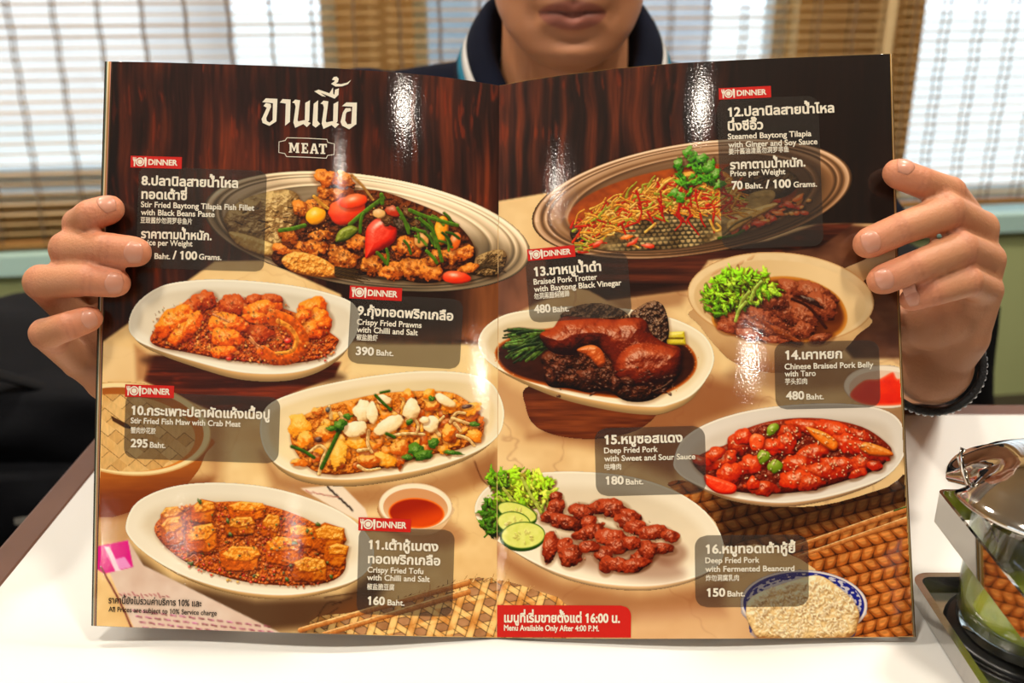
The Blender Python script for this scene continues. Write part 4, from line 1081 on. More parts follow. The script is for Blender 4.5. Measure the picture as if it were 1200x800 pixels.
def dish_tofu():
    cv = Canvas(142, 558, 444, 706, DR, 13)
    plate(cv, [(147, 614), (160, 588), (196, 571), (243, 565), (300, 568), (350, 579), (398, 598), (428, 622), (439, 647), (430, 670), (400, 686), (342, 697), (280, 693), (222, 677), (178, 654), (153, 632)], dy=5, inset=26, rim=(238, 226, 202), well=(222, 204, 174))
    R = cv.R
    reg = [(181, 622), (195, 602), (235, 590), (290, 588), (340, 600), (380, 620), (402, 645), (404, 668), (385, 682), (345, 686), (290, 682), (240, 668), (205, 650)]
    cv.lump(reg, (176, 78, 22), (214, 124, 46), (86, 32, 10), rad=5, tex=1.5, ts=3, spec=.1, shadow=.35)
    pal = [(206, 100, 26), (178, 66, 16), (226, 134, 46), (140, 46, 14), (190, 40, 16), (104, 42, 14)]
    cv.dots(in_egg(R, 293, 638, 108, 42, 15), 620, 2.2, pal, .2)
    cv.dots(in_egg(R, 270, 662, 70, 18, 14), 130, 2.0, [(200, 34, 18), (214, 66, 24), (40, 60, 18), (226, 170, 60)], .4)
    for x, y, w, h, g in [(238, 600, 27, 27, 10), (288, 598, 42, 22, 6), (201, 606, 24, 24, -5), (202, 623, 26, 36, -2), (236, 632, 38, 34, -6), (281, 617, 34, 24, 4), (317, 617, 20, 28, 10), (352, 628, 32, 26, 14), (331, 645, 40, 34, 10), (384, 632, 36, 36, 18), (393, 650, 24, 30, 25), (281, 655, 46, 30, 3), (363, 668, 40, 30, 6)]:
        cube(cv, x, y, w, h, g, tuple(np.array((220, 130, 32)) * R.uniform(.88, 1.06)))
    cv.dots(in_egg(R, 300, 632, 95, 36, 15), 170, 1.7, pal + [(64, 84, 24), (44, 40, 16)], .2)
    cv.dots(in_egg(R, 325, 636, 30, 20, 15), 60, 2.0, pal + [(170, 70, 20)], .2)
    for x, y in [(267, 610), (234, 587), (270, 626), (345, 636), (360, 622), (388, 675), (336, 678), (372, 614), (224, 660)]: cv.blob(x, y, 4, 2.6, R.uniform(0, 180), (52, 74, 22), irr=.4)
    cv.strand([(222, 654), (228, 650), (232, 656), (228, 661)], 2, (235, 150, 110))
    return cv

def dish_sauce():
    cv = Canvas(438, 560, 540, 632, DR, 14)
    cv.poly(spline([(443, 592), (452, 615), (468, 625), (490, 628), (512, 624), (526, 610), (530, 592), (486, 580)], True, 6), lambda X, Y, d: mixc(C(226, 190, 146), C(176, 126, 80), sst(470, 440, X) + sst(612, 628, Y) * .6))
    cv.poly(egg(487, 593, 44, 28, 3), lambda X, Y, d: mixc(C(206, 170, 128), C(246, 226, 196), sst(-.5, -2.5, d)))
    cv.poly(egg(487, 595, 38, 23, 3), lambda X, Y, d: mixc(C(206, 150, 104), C(232, 196, 150), sst(585, 615, Y)))
    cv.poly(egg(488, 601, 33, 18, 3), lambda X, Y, d: mixc(C(232, 120, 44), mixc(C(150, 36, 8), C(206, 74, 16), sst(590, 616, Y + .3 * (X - 488))), sst(-.5, -3, d)))
    return cv

def dish_fish_steamed():
    cv = Canvas(618, 155, 1006, 310, DR, 15)
    tray(cv, 811, 233, 190, 66, -8.5, (140, 100, 66), .5, 7)
    R = cv.R
    cv.poly(egg(800, 238, 136, 42, -8.5, 60), lambda X, Y, d: mixc(C(118, 52, 18), C(176, 84, 26), fbm(X / 12, Y / 8, 4)), 1.5)
    for _ in range(46):
        x, y = R.uniform(860, 948), 0
        y = 268 - (x - 840) * .28 + R.uniform(-14, 10)
        cv.blob(x, y, R.uniform(3, 8), R.uniform(2, 4), R.uniform(-60, 30), [(206, 44, 16), (226, 96, 22), (196, 60, 16), (220, 150, 60)][R.integers(4)], irr=.3, spec=.5, tex=.3)
    # dark tail end (right) and head (left)
    cv.lump([(842, 205), (870, 188), (905, 192), (935, 208), (925, 228), (890, 236), (855, 235)], (62, 44, 26), (120, 92, 56), (22, 14, 8), rad=12, tex=1.2, ts=6, spec=.1)
    for i in range(22): cv.strand([(868 + R.uniform(-20, 20), 215 + R.uniform(-14, 14)), (895 + R.uniform(-15, 25), 205 + R.uniform(-10, 14))], 1.5, [(34, 24, 14), (120, 90, 52), (84, 60, 34)][R.integers(3)])
    fish = spline([(672, 268), (690, 258), (730, 254), (780, 248), (830, 245), (862, 238), (880, 226), (904, 222), (908, 232), (890, 248), (868, 262), (850, 276), (815, 288), (770, 293), (725, 294), (695, 290)], True, 5)
    def scales(X, Y, d):
        wv = 3 * fbm(X / 26, Y / 20, 9); v = (Y + wv + (X - 770) * .05) / 5.0; row = np.floor(v); u = (X + wv) / 6.8 + (row % 2) * .5
        fu = u - np.floor(u) - .5; fv = v - row
        arc = np.sqrt((fu * 1.5) ** 2 + (fv - .1) ** 2)
        sc = sst(.75, .35, arc)
        w = sst(700, 740, X) * sst(850, 815, X)
        base = mixc(C(96, 78, 52), C(176, 158, 122), fbm(X / 22, Y / 9, 3))
        base = mixc(C(116, 92, 58), C(214, 188, 138), sst(.25, .75, fbm(X / 18, Y / 8, 3)))
        c = base * (1 - (1 - sc) * w * .62 * (.5 + .8 * fbm(X / 18, Y / 10, 21)))[..., None] * C(1, .97, .9)
        c = mixc(c, C(196, 160, 96), sst(835, 870, X) * .55)
        c = mixc(c, C(38, 28, 18), sst(-1, 0, d) * .5 + sst(286, 298, Y) * .5)
        return c * (0.9 + .35 * (fbm(X / 5, Y / 3, 8) - .5))[..., None]
    cv.poly(fish, scales)
    cv.lump([(668, 272), (676, 262), (690, 260), (700, 268), (698, 284), (684, 286), (672, 282)], (48, 34, 22), (116, 92, 66), (14, 10, 6), rad=8, tex=1.2, ts=4, spec=.2)
    cv.lump([(852, 262), (868, 250), (905, 238), (910, 242), (880, 258), (858, 272)], (206, 160, 84), (240, 206, 136), (110, 66, 24), rad=4, tex=.5)
    cv.strand([(848, 274), (862, 262), (880, 254)], 2.4, (120, 106, 60)); 
    cv.lump([(680, 262), (700, 246), (735, 232), (770, 214), (800, 202), (845, 200), (862, 214), (868, 232), (840, 246), (790, 250), (730, 256), (695, 268)], (196, 128, 44), (232, 176, 84), (96, 44, 14), rad=9, tex=1.3, ts=4, spec=.2, shadow=.4)
    pal = [(240, 190, 84), (230, 168, 60), (246, 212, 124), (222, 150, 52), (240, 200, 110), (196, 40, 18), (214, 62, 24), (170, 180, 60), (236, 176, 70)]
    for _ in range(560):
        t = R.uniform(0, 1); x = 676 + 184 * t + R.uniform(-10, 10)
        y = 264 - 40 * t - 22 * math.sin(t * 3.1) + R.uniform(-6, 32)
        a = R.uniform(-1.1, .5); L = R.uniform(8, 22)
        x2, y2 = x + L * math.cos(a), y + L * math.sin(a)
        cv.strand([(x, y), ((x + x2) / 2 + R.uniform(-3, 3), (y + y2) / 2 + R.uniform(-4, 2)), (x2, y2)], R.uniform(1.8, 3.6), pal[R.integers(9)], R.uniform(1, 2.4), hi=.4)
    for _ in range(22):
        x, y = R.uniform(728, 860), R.uniform(205, 262); 
        cv.strand([(x, y), (x + R.uniform(-6, 6), y + R.uniform(6, 12)), (x + R.uniform(-3, 8), y + R.uniform(14, 24))], 2.8, (190, 30, 16), 1.6, hi=.5)
    for p in [[(839, 196), (846, 205), (848, 222)], [(840, 262), (845, 268), (838, 270), (832, 258)], [(770, 225), (780, 214), (790, 208)], [(845, 246), (858, 232), (846, 226)], [(756, 272), (768, 262)], [(738, 285), (748, 290)]]:
        cv.strand(p, 3, (206, 48, 22) if p[0][0] % 2 else (236, 196, 96))
    leafy(cv, 816, 204, 27, 22, 10, 46, [(60, 122, 16), (78, 142, 24), (40, 94, 10)], (3.5, 6.5))
    for x, y in [(810, 184), (806, 178), (822, 186), (795, 192), (838, 204), (842, 216), (790, 226), (798, 230), (830, 196)]: cv.blob(x, y, 6, 7, R.uniform(0, 90), (66, 134, 20), irr=.6, tex=.9, ts=3, spec=.3)
    cv.strand([(842, 279), (860, 276), (872, 270)], 3.5, (60, 96, 24))
    for x, y in [(742, 284), (700, 286), (760, 288), (735, 278), (890, 262), (912, 250), (925, 240), (936, 232)]: cv.blob(x, y, 9, 3.5, R.uniform(-40, 20), [(200, 50, 20), (226, 110, 30)][R.integers(2)], irr=.4, spec=.4)
    return cv

def dish_trotter():
    cv = Canvas(552, 345, 845, 524, DR, 16)
    stand = spline([(620, 452), (616, 478), (628, 500), (660, 512), (705, 514), (745, 505), (768, 488), (772, 470), (700, 455)], True, 6)
    cv.poly(stand, lambda X, Y, d: mixc(C(70, 28, 14), C(136, 70, 34), np.clip(fbm(X / 40, Y / 3, 4) * 1.1 - .15 + sst(-2, -10, d) * .1, 0, 1)) * (1 - .3 * sst(470, 455, Y))[..., None])
    plate(cv, [(560, 405), (567, 384), (592, 368), (632, 361), (680, 358), (740, 362), (790, 373), (824, 391), (837, 415), (832, 438), (812, 462), (786, 474), (765, 477), (720, 473), (660, 461), (610, 444), (574, 426)], dy=9, rim=(238, 222, 190), well=(222, 200, 160))
    R = cv.R
    sauce = spline([(580, 413), (597, 396), (640, 385), (700, 380), (760, 386), (803, 402), (817, 424), (806, 446), (772, 463), (720, 466), (650, 454), (597, 438)], True, 6)
    cv.poly(sauce, lambda X, Y, d: mixc(C(176, 86, 22), mixc(C(38, 14, 8), C(66, 28, 14), fbm(X / 14, Y / 6, 5)), sst(-.5, -5, d)), 1.2)
    for i in range(70):
        k = R.integers(len(sauce)); x, y = sauce[k]; 
        if x > 775 or x < 605: cv.blob(x + R.uniform(-5, 2) * (1 if x > 700 else -1), y + R.uniform(-2, 2), R.uniform(.8, 1.8), R.uniform(.7, 1.5), 0, (214, 130, 50), irr=.2, shadow=0, spec=.4)
    # greens, stalk
    for i in range(90):
        a = R.uniform(2.3, 3.25); L = R.uniform(14, 44); x0, y0 = R.uniform(628, 642), R.uniform(388, 408)
        x1, y1 = x0 + L * math.cos(a), y0 - L * math.sin(a) * -1 * .9
        c = [(38, 66, 18), (62, 96, 30), (22, 42, 12), (90, 122, 48)][R.integers(4)]
        cv.strand([(x0, y0), ((x0 + x1) / 2 + R.uniform(-3, 3), (y0 + y1) / 2 + R.uniform(-4, 2)), (x1, min(y1, 436))], R.uniform(3, 5.5), c, R.uniform(1.5, 4), tex=.5, hi=.5)
    cv.lump([(780, 389), (802, 388), (804, 404), (782, 404)], (206, 184, 50), (240, 226, 120), (120, 96, 20), rad=4, tex=.2, soft=False)
    cv.strand([(783, 396), (800, 396)], 3, (150, 130, 30), shadow=0)
    # meat
    dark = dict(base=(52, 22, 12), hi=(128, 66, 40), lo=(14, 6, 4), irr=.3, tex=1.4, ts=4, spec=.35)
    cv.lump([(640, 412), (636, 430), (643, 452), (668, 455), (690, 460), (712, 458), (735, 470), (765, 468), (790, 448), (798, 425), (770, 395), (700, 390)], (50, 20, 10), (110, 54, 28), (14, 6, 4), rad=14, tex=1.5, ts=6, spec=.3)
    cv.lump([(657, 372), (675, 358), (706, 355), (732, 365), (735, 376), (700, 380)], (66, 40, 24), (150, 116, 84), (22, 12, 8), rad=7, tex=1.6, ts=4, spec=.2)
    cv.lump([(738, 372), (750, 358), (768, 352), (780, 362), (784, 392), (774, 404), (756, 396)], (58, 32, 20), (140, 104, 76), (16, 9, 6), rad=9, tex=1.8, ts=4, spec=.4)
    cv.lump([(633, 391), (648, 384), (660, 371), (690, 372), (720, 374), (748, 372), (758, 378), (764, 392), (780, 402), (796, 407), (800, 420), (794, 438), (776, 446), (752, 446), (734, 452), (722, 442), (716, 424), (702, 408), (690, 408), (672, 416), (650, 414), (638, 404)],
            (96, 26, 9), (172, 72, 32), (26, 7, 3), rad=26, tex=.8, ts=10, spec=.5)
    cv.lump([(722, 440), (726, 415), (748, 402), (775, 404), (797, 412), (796, 436), (775, 448), (745, 452)], (98, 27, 9), (176, 74, 34), (28, 7, 3), rad=20, tex=.7, ts=9, spec=.5, shadow=.25)
    cv.lump([(676, 410), (692, 404), (704, 409), (710, 424), (702, 430), (690, 418)], (176, 78, 30), (222, 130, 66), (90, 34, 12), rad=6, tex=.7, spec=.4, shadow=.1)
    for x, y, a, b, g in [(735, 446, 10, 5, 20), (660, 424, 14, 5, -10), (655, 432, 10, 5, 30), (722, 448, 8, 6, 60), (690, 440, 14, 9, 20), (645, 440, 7, 9, 0)]: cv.blob(x, y, a, b, g, **dark)
    for _ in range(150):
        x, y = in_egg(R, 715, 400, 75, 34, 12)(); cv.blob(x, y, R.uniform(1, 3), R.uniform(.6, 1.2), R.uniform(-30, 40), (206, 110, 60), op=.22, shadow=0, spec=.2)
    for _ in range(60):
        x, y = R.uniform(640, 790), R.uniform(430, 466); cv.blob(x, y, R.uniform(2, 7), R.uniform(1, 3), R.uniform(-40, 40), (30, 10, 6), (96, 44, 24), op=.8, irr=.4, shadow=0, spec=.5)
    for _ in range(40):
        x, y = R.uniform(728, 770), R.uniform(402, 416); cv.blob(x, y, 1.6, .9, 0, (236, 150, 100), op=.5, shadow=0, spec=.3)
    cv.strand([(765, 458), (778, 452), (786, 446)], .9, (130, 100, 80), shadow=0)
    return cv

def dish_claypot():
    cv = Canvas(800, 286, 1056, 446, DR, 17)
    cv.poly(spline([(985, 318), (1010, 305), (1045, 288), (1056, 292), (1056, 312), (1020, 325), (1000, 335)], True, 5), lambda X, Y, d: mixc(C(190, 150, 104), C(222, 190, 146), sst(325, 300, Y)))
    body = spline([(812, 362), (820, 382), (838, 405), (862, 426), (905, 437), (950, 433), (982, 417), (1004, 394), (1018, 370), (915, 340)], True, 6)
    cv.poly(body, lambda X, Y, d: mixc(C(210, 172, 122), C(132, 84, 48), np.clip(sst(385, 440, Y) * .9 + sst(850, 806, X) * .25 + .3 * (fbm(X / 20, Y / 20, 4) - .5), 0, 1)))
    top = egg(915, 349, 110, 54, 4, 64)
    cv.poly(top, lambda X, Y, d: mixc(C(190, 142, 92), mixc(C(212, 180, 132), C(232, 206, 162), fbm(X / 25, Y / 18, 5)), sst(-.4, -2.5, d)))
    cv.poly(egg(914, 352, 101, 47, 4, 64), lambda X, Y, d: mixc(C(200, 164, 114), C(228, 198, 150), np.clip(sst(860, 1000, X) * .6 + sst(395, 320, Y) * .5, 0, 1)), 1.5)
    R = cv.R
    for x, y, a in [(840, 318, 10), (838, 330, 8), (880, 302, 7), (868, 308, 6)]: cv.blob(x, y, a, 2.5, -35, (190, 130, 80), op=.5, shadow=0, spec=0)
    soup = spline([(834, 372), (850, 345), (900, 325), (945, 327), (980, 345), (993, 370), (985, 390), (960, 400), (920, 403), (875, 397), (845, 388)], True, 6)
    cv.poly(soup, lambda X, Y, d: mixc(C(196, 128, 50), C(110, 54, 22), sst(-1, -7, d)), 1.2)
    m = dict(base=(112, 48, 26), hi=(184, 102, 62), lo=(36, 12, 8), irr=.25, tex=1.3, ts=4, spec=.3)
    for x, y, a, b, g in [(930, 338, 24, 9, 15), (955, 345, 28, 12, 22), (965, 360, 22, 14, 35), (920, 362, 34, 17, 15), (905, 352, 18, 10, 20), (945, 372, 22, 15, 40), (890, 378, 32, 16, 25), (860, 378, 20, 12, 40), (880, 392, 20, 8, 15), (905, 388, 32, 8, 28), (920, 392, 22, 7, 30), (940, 386, 14, 10, 0), (962, 396, 16, 7, -15), (850, 384, 12, 7, 20), (908, 398, 18, 5, 5)]:
        f = dict(m); f['base'] = tuple(np.array(m['base']) * R.uniform(.8, 1.2)); cv.blob(x, y, a, b, g, **f)
    cv.strand([(872, 364), (888, 374), (912, 388), (936, 400)], 6, (150, 74, 36), 4, tex=.5)
    cv.strand([(928, 350), (948, 360), (968, 384)], 3.5, (60, 24, 14)); cv.blob(950, 352, 20, 4, 25, (44, 18, 12), irr=.4, tex=1)
    cv.dots(in_egg(R, 905, 370, 62, 26, 18), 140, 1.2, [(196, 112, 66), (150, 70, 40), (60, 22, 12)], .4)
    leafy(cv, 866, 340, 44, 22, -8, 130, [(110, 158, 20), (132, 176, 34), (84, 130, 12), (150, 188, 50)], (3.5, 7))
    leafy(cv, 842, 352, 20, 18, 0, 50, [(120, 166, 26), (140, 180, 40), (84, 130, 12)], (3, 6))
    leafy(cv, 866, 326, 24, 12, 0, 50, [(120, 170, 26), (150, 190, 50)], (3, 6))
    for x, y, g in [(880, 340, -50), (866, 352, -60), (862, 364, -20)]: cv.strand([(x, y + 12), (x + 4, y), (x + 12, y - 10)], 4, (176, 200, 90))
    return cv

def dish_saucer():
    cv = Canvas(986, 424, 1064, 482, DR, 18)
    cv.poly(egg(1036, 453, 48, 26, 2), lambda X, Y, d: mixc(C(200, 176, 150), C(238, 222, 200), sst(-.5, -2.5, d)))
    cv.poly(egg(1037, 455, 42, 21, 2), C(226, 196, 170))
    cv.poly(spline([(996, 462), (1012, 446), (1030, 444), (1046, 436), (1052, 444), (1066, 440), (1078, 456), (1066, 472), (1030, 475), (1008, 472)], True, 5), lambda X, Y, d: mixc(C(236, 96, 60), mixc(C(206, 30, 10), C(232, 62, 22), fbm(X / 12, Y / 8, 2)), sst(-.5, -4, d)), 1.2)
    return cv

def dish_sweet_sour():
    cv = Canvas(784, 466, 1068, 602, DR, 19)
    plate(cv, [(789, 540), (800, 514), (832, 494), (880, 480), (938, 473), (1000, 473), (1042, 482), (1060, 502), (1062, 528), (1042, 556), (1000, 574), (950, 586), (905, 589), (850, 581), (810, 565), (793, 553)], dy=5, inset=22, rim=(226, 214, 198), well=(216, 200, 180), wall=(180, 140, 100))
    R = cv.R
    cv.lump([(812, 540), (830, 528), (852, 520), (870, 504), (910, 492), (960, 490), (1010, 500), (1040, 520), (1044, 532), (1030, 548), (1000, 560), (960, 572), (920, 578), (880, 578), (850, 572), (824, 556)], (104, 26, 10), (150, 50, 20), (44, 8, 4), rad=6, tex=.8, ts=5, spec=.4)
    m = dict(base=(164, 34, 8), hi=(226, 92, 38), lo=(52, 7, 3), irr=.22, tex=1.1, ts=6, spec=.6)
    for x, y, a, b, g in [(948, 500, 28, 9, 12), (985, 506, 32, 10, 22), (1010, 512, 18, 9, 30), (865, 522, 14, 14, 0), (925, 508, 14, 12, 0), (872, 512, 12, 10, 0), (922, 520, 12, 16, 0), (848, 540, 22, 12, -25), (838, 532, 14, 9, -20), (995, 520, 24, 12, 15), (905, 524, 18, 10, 10),
                          (950, 534, 34, 13, -28), (936, 545, 22, 13, 0), (880, 545, 18, 12, -10), (855, 555, 16, 14, 0), (985, 545, 30, 11, 8), (965, 552, 30, 11, 5), (1012, 542, 18, 11, -15), (1025, 545, 12, 8, 10), (935, 562, 26, 12, -4), (950, 566, 18, 10, 0), (895, 572, 22, 10, 8), (882, 566, 8, 9, 0), (1005, 555, 12, 6, -25), (1020, 528, 26, 10, 20), (822, 540, 14, 7, 20)]:
        f = dict(m); f['base'] = tuple(np.array(m['base']) * R.uniform(.85, 1.18)); cv.blob(x, y, a, b, g, **f)
    cv.lump([(826, 556), (842, 560), (862, 568), (860, 578), (842, 578), (828, 568)], (214, 44, 14), (246, 110, 60), (120, 14, 6), rad=5, tex=.15, spec=.6)
    cv.lump([(878, 516), (884, 508), (896, 512), (894, 526), (882, 528)], (214, 68, 22), (250, 140, 80), (120, 26, 8), rad=5, tex=.15, spec=.4)
    cv.lump([(945, 500), (970, 508), (982, 520), (976, 528), (955, 514)], (222, 110, 24), (250, 176, 84), (120, 44, 10), rad=5, tex=.2, spec=.5)
    cv.lump([(1015, 518), (1040, 526), (1046, 534), (1022, 534), (1008, 526)], (206, 104, 26), (240, 168, 84), (110, 40, 10), rad=5, tex=.2, spec=.5)
    for x, y, a, b, g in [(905, 503, 6, 10, 40), (895, 535, 8, 9, 20), (908, 546, 9, 9, 0)]: cv.blob(x, y, a, b, g, (108, 130, 24), (176, 196, 80), (40, 46, 8), irr=.15, tex=.2, spec=.5)
    f1 = in_egg(R, 935, 532, 98, 34, -4)
    for _ in range(190):
        x, y = f1(); cv.blob(x, y, 1.9, 1.1, R.uniform(0, 180), (246, 216, 156), (255, 244, 214), (190, 130, 70), irr=.1, tex=.1, spec=.1, shadow=.4)
    return cv

def dish_pork():
    cv = Canvas(550, 540, 852, 700, DR, 20)
    plate(cv, [(556, 600), (563, 578), (585, 562), (622, 554), (680, 552), (740, 558), (790, 574), (826, 598), (846, 628), (847, 655), (826, 672), (790, 683), (750, 687), (700, 683), (650, 670), (602, 646), (570, 624)], dy=5, inset=24, rim=(238, 224, 198), well=(226, 208, 178), wall=(206, 168, 124))
    R = cv.R
    cv.shadow(egg(722, 655, 82, 20, 12), .45, 9, (110, 60, 40)); cv.shadow(egg(785, 648, 20, 14, 0), .5, 6, (110, 60, 40))
    leafy(cv, 580, 605, 18, 22, 0, 90, [(60, 104, 14), (84, 130, 20), (44, 80, 10)], (3, 6))
    leafy(cv, 612, 575, 33, 24, 10, 150, [(150, 180, 40), (132, 170, 30), (176, 200, 70), (110, 150, 20)], (4, 8))
    leafy(cv, 582, 560, 14, 10, 20, 40, [(110, 150, 22), (84, 130, 20)], (3, 6))
    for p in [[(590, 572), (605, 590), (628, 602)], [(612, 560), (622, 580), (634, 600)], [(585, 582), (600, 596), (622, 606)]]: cv.strand(p, 3.5, (190, 206, 100))
    for x, y, a, b, g in [(606, 600, 24, 11, 18), (602, 612, 20, 13, 8), (613, 627, 26, 16, -3)]:
        cv.poly(egg(x - .5, y + 2.5, a + .5, b + .5, g), C(36, 62, 14))
        cv.poly(egg(x, y, a, b, g), lambda X, Y, d, x=x, y=y, a=a, b=b: mixc(mixc(C(206, 208, 96), C(228, 226, 140), fbm(X / 6, Y / 6, 4)), C(60, 96, 20), sst(-2.0, -.3, d)))
        for k in range(14):
            t = R.uniform(0, 6.28); q = R.uniform(.2, .5)
            cv.blob(x + a * q * math.cos(t), y + b * q * math.sin(t), 2.4, 1.1, math.degrees(t), (238, 230, 150), op=.7, irr=.1, tex=.1, shadow=.3, spec=.1)
    m = dict(base=(112, 34, 14), hi=(190, 82, 44), lo=(30, 5, 4), irr=.24, tex=1.4, ts=4.5, spec=.45)
    for x, y, a, b, g in [(651, 582, 9, 7, 0), (652, 594, 11, 12, 20), (645, 604, 14, 8, -20), (664, 612, 24, 9, 12), (682, 600, 17, 12, 10), (690, 612, 10, 9, 0), (702, 594, 12, 10, 0), (718, 596, 20, 12, 8), (740, 606, 14, 9, 30), (735, 612, 16, 10, 20),
                          (746, 618, 18, 9, 10), (765, 624, 20, 9, -8), (785, 628, 12, 8, 20), (775, 642, 17, 7, 8), (692, 624, 22, 10, -14), (718, 630, 22, 12, 10), (725, 640, 18, 10, 0), (644, 642, 10, 19, 12), (662, 640, 10, 10, 0), (669, 652, 15, 14, 0), (708, 650, 13, 10, 0), (710, 662, 9, 12, 10),
                          (725, 662, 22, 9, 8), (750, 655, 18, 12, -35), (760, 645, 12, 12, 0), (742, 662, 20, 8, -10), (690, 640, 14, 8, 0), (740, 636, 12, 8, 0)]:
        f = dict(m); f['base'] = tuple(np.array(m['base']) * R.uniform(.85, 1.15)); cv.blob(x, y, a, b, g, **f)
    cv.dots(in_egg(R, 710, 625, 75, 36, 12), 90, 1.2, [(210, 110, 70), (60, 12, 8)], .4)
    return cv

def dish_rice():
    cv = Canvas(862, 662, 1020, 748, DR, 21)
    cv.poly(spline([(872, 712), (876, 728), (892, 750), (990, 750), (1006, 730), (1012, 714), (940, 700)], True, 6), lambda X, Y, d: mixc(C(190, 170, 160), C(70, 70, 120), sst(715, 740, Y) * (vn(X / 5, Y / 5, 3) > .4)))
    cv.poly(egg(942, 708, 75, 41, 2, 60), lambda X, Y, d: mixc(C(170, 160, 160), C(226, 214, 204), sst(-.3, -2, d)))
    def pat(X, Y, d):
        th = np.arctan2((Y - 708) / 38, (X - 942) / 71); q = np.sqrt(((X - 942) / 71) ** 2 + ((Y - 708) / 38) ** 2)
        on = (vn(th * 14 + 60, q * 26, 7) > .42) & (q > .80)
        c = np.where(on[..., None], C(30, 36, 120), C(196, 190, 196))
        c = np.where((q > .955)[..., None], C(36, 40, 120), c)
        return c
    cv.poly(egg(942, 708, 71, 38, 2, 60), pat)
    R = cv.R
    cv.lump([(874, 715), (880, 700), (900, 690), (930, 680), (960, 674), (985, 690), (1004, 710), (1006, 728), (990, 748), (900, 750), (880, 735)], (228, 196, 140), (252, 238, 204), (150, 104, 58), rad=9, tex=.9, ts=6, spec=.1, shadow=.5)
    f = in_egg(R, 942, 716, 62, 34, 0)
    for _ in range(520):
        x, y = f(); k = R.uniform(.86, 1.04)
        cv.blob(x, y, R.uniform(2.6, 4.6), R.uniform(1.1, 1.7), R.uniform(0, 180), (242 * k, 218 * k, 170 * k), (255, 246, 218), (222, 186, 130), irr=.12, tex=.1, spec=.1, shadow=.16)
    return cv

def weave_cane():
    cv = Canvas(350, 664, 668, 752, DR, 22)
    reg = [(352, 742), (372, 722), (420, 716), (470, 700), (520, 686), (560, 676), (600, 682), (630, 692), (662, 706), (662, 752), (352, 752)]
    def f(X, Y, d):
        c = mixc(C(150, 104, 66), C(196, 150, 110), fbm(X / 14, Y / 10, 4))
        hgt = np.zeros_like(X)
        for k, (a, sx) in enumerate(((-18, 1), (44, 1), (102, 1))):
            r = math.radians(a); v = (-X * math.sin(r) * 1.0 + (Y * 1.45) * math.cos(r)) / 23.0 + k * .33
            u = (X * math.cos(r) + Y * 1.45 * math.sin(r)) / 23.0
            fv = np.abs(v - np.floor(v) - .5)
            on = sst(.19, .15, fv)
            ov = (np.sin(u * math.pi + np.floor(v) * math.pi + k) > -.1)
            z = .5 + .5 * np.sin(u * math.pi + np.floor(v) * math.pi + k)
            col = mixc(C(190, 124, 60), C(244, 200, 132), np.clip(z * .8 + .35 * (.19 - fv) / .19 + .2 * (vn(X / 9, Y / 9, k + 3) - .5), 0, 1))
            up = on * (z >= hgt)
            sh = sst(.26, .18, fv) * (1 - on) * .45
            c = c * (1 - sh)[..., None]
            c = mixc(c, col, up)
            hgt = np.where(on > .5, np.maximum(hgt, z), hgt)
        shade = sst(430, 372, X) * .35 + sst(690, 680, Y) * .1
        return c * (1 - shade)[..., None]
    cv.poly(spline(reg, True, 3), f)
    R = cv.R
    for i in range(26):
        t = R.uniform(0, 1); x = 430 + 200 * t; y = np.interp(x, [430, 470, 520, 560, 600, 630], [714, 700, 686, 676, 682, 692])
        cv.strand([(x, y + 4), (x + R.uniform(-2, 12), y + R.uniform(-7, 0))], 1.7, [(206, 150, 84), (110, 66, 34), (240, 200, 140)][R.integers(3)])
    return cv

def sticks_left():
    cv = Canvas(346, 676, 552, 748, DR, 23)
    for a, b, w1, w2 in (((352, 738), (548, 682), 7, 9), ((380, 743), (548, 693), 7, 9)):
        cv.strand([a, b], w1, (226, 158, 92), w2, tex=.15, curve=False, hi=.5)
        cv.strand([(a[0] + 3, a[1] - 2.4), (b[0], b[1] - 2.6)], 1.4, (250, 206, 146), 1.6, curve=False, shadow=0)
    return cv

def sticks_right():
    cv = Canvas(920, 588, 1072, 662, DR, 24)
    for a, b, w1, w2 in (((926, 642), (1066, 595), 4.5, 9), ((936, 652), (1068, 607), 4.5, 9)):
        cv.strand([a, b], w1, (222, 150, 88), w2, tex=.15, curve=False, hi=.4)
        cv.strand([(a[0], a[1] - 1.4), (b[0], b[1] - 3)], 1.3, (250, 206, 150), 1.8, curve=False, shadow=0)
    cv.strand([(1048, 598), (1064, 593)], 2, (60, 110, 50), curve=False)
    return cv

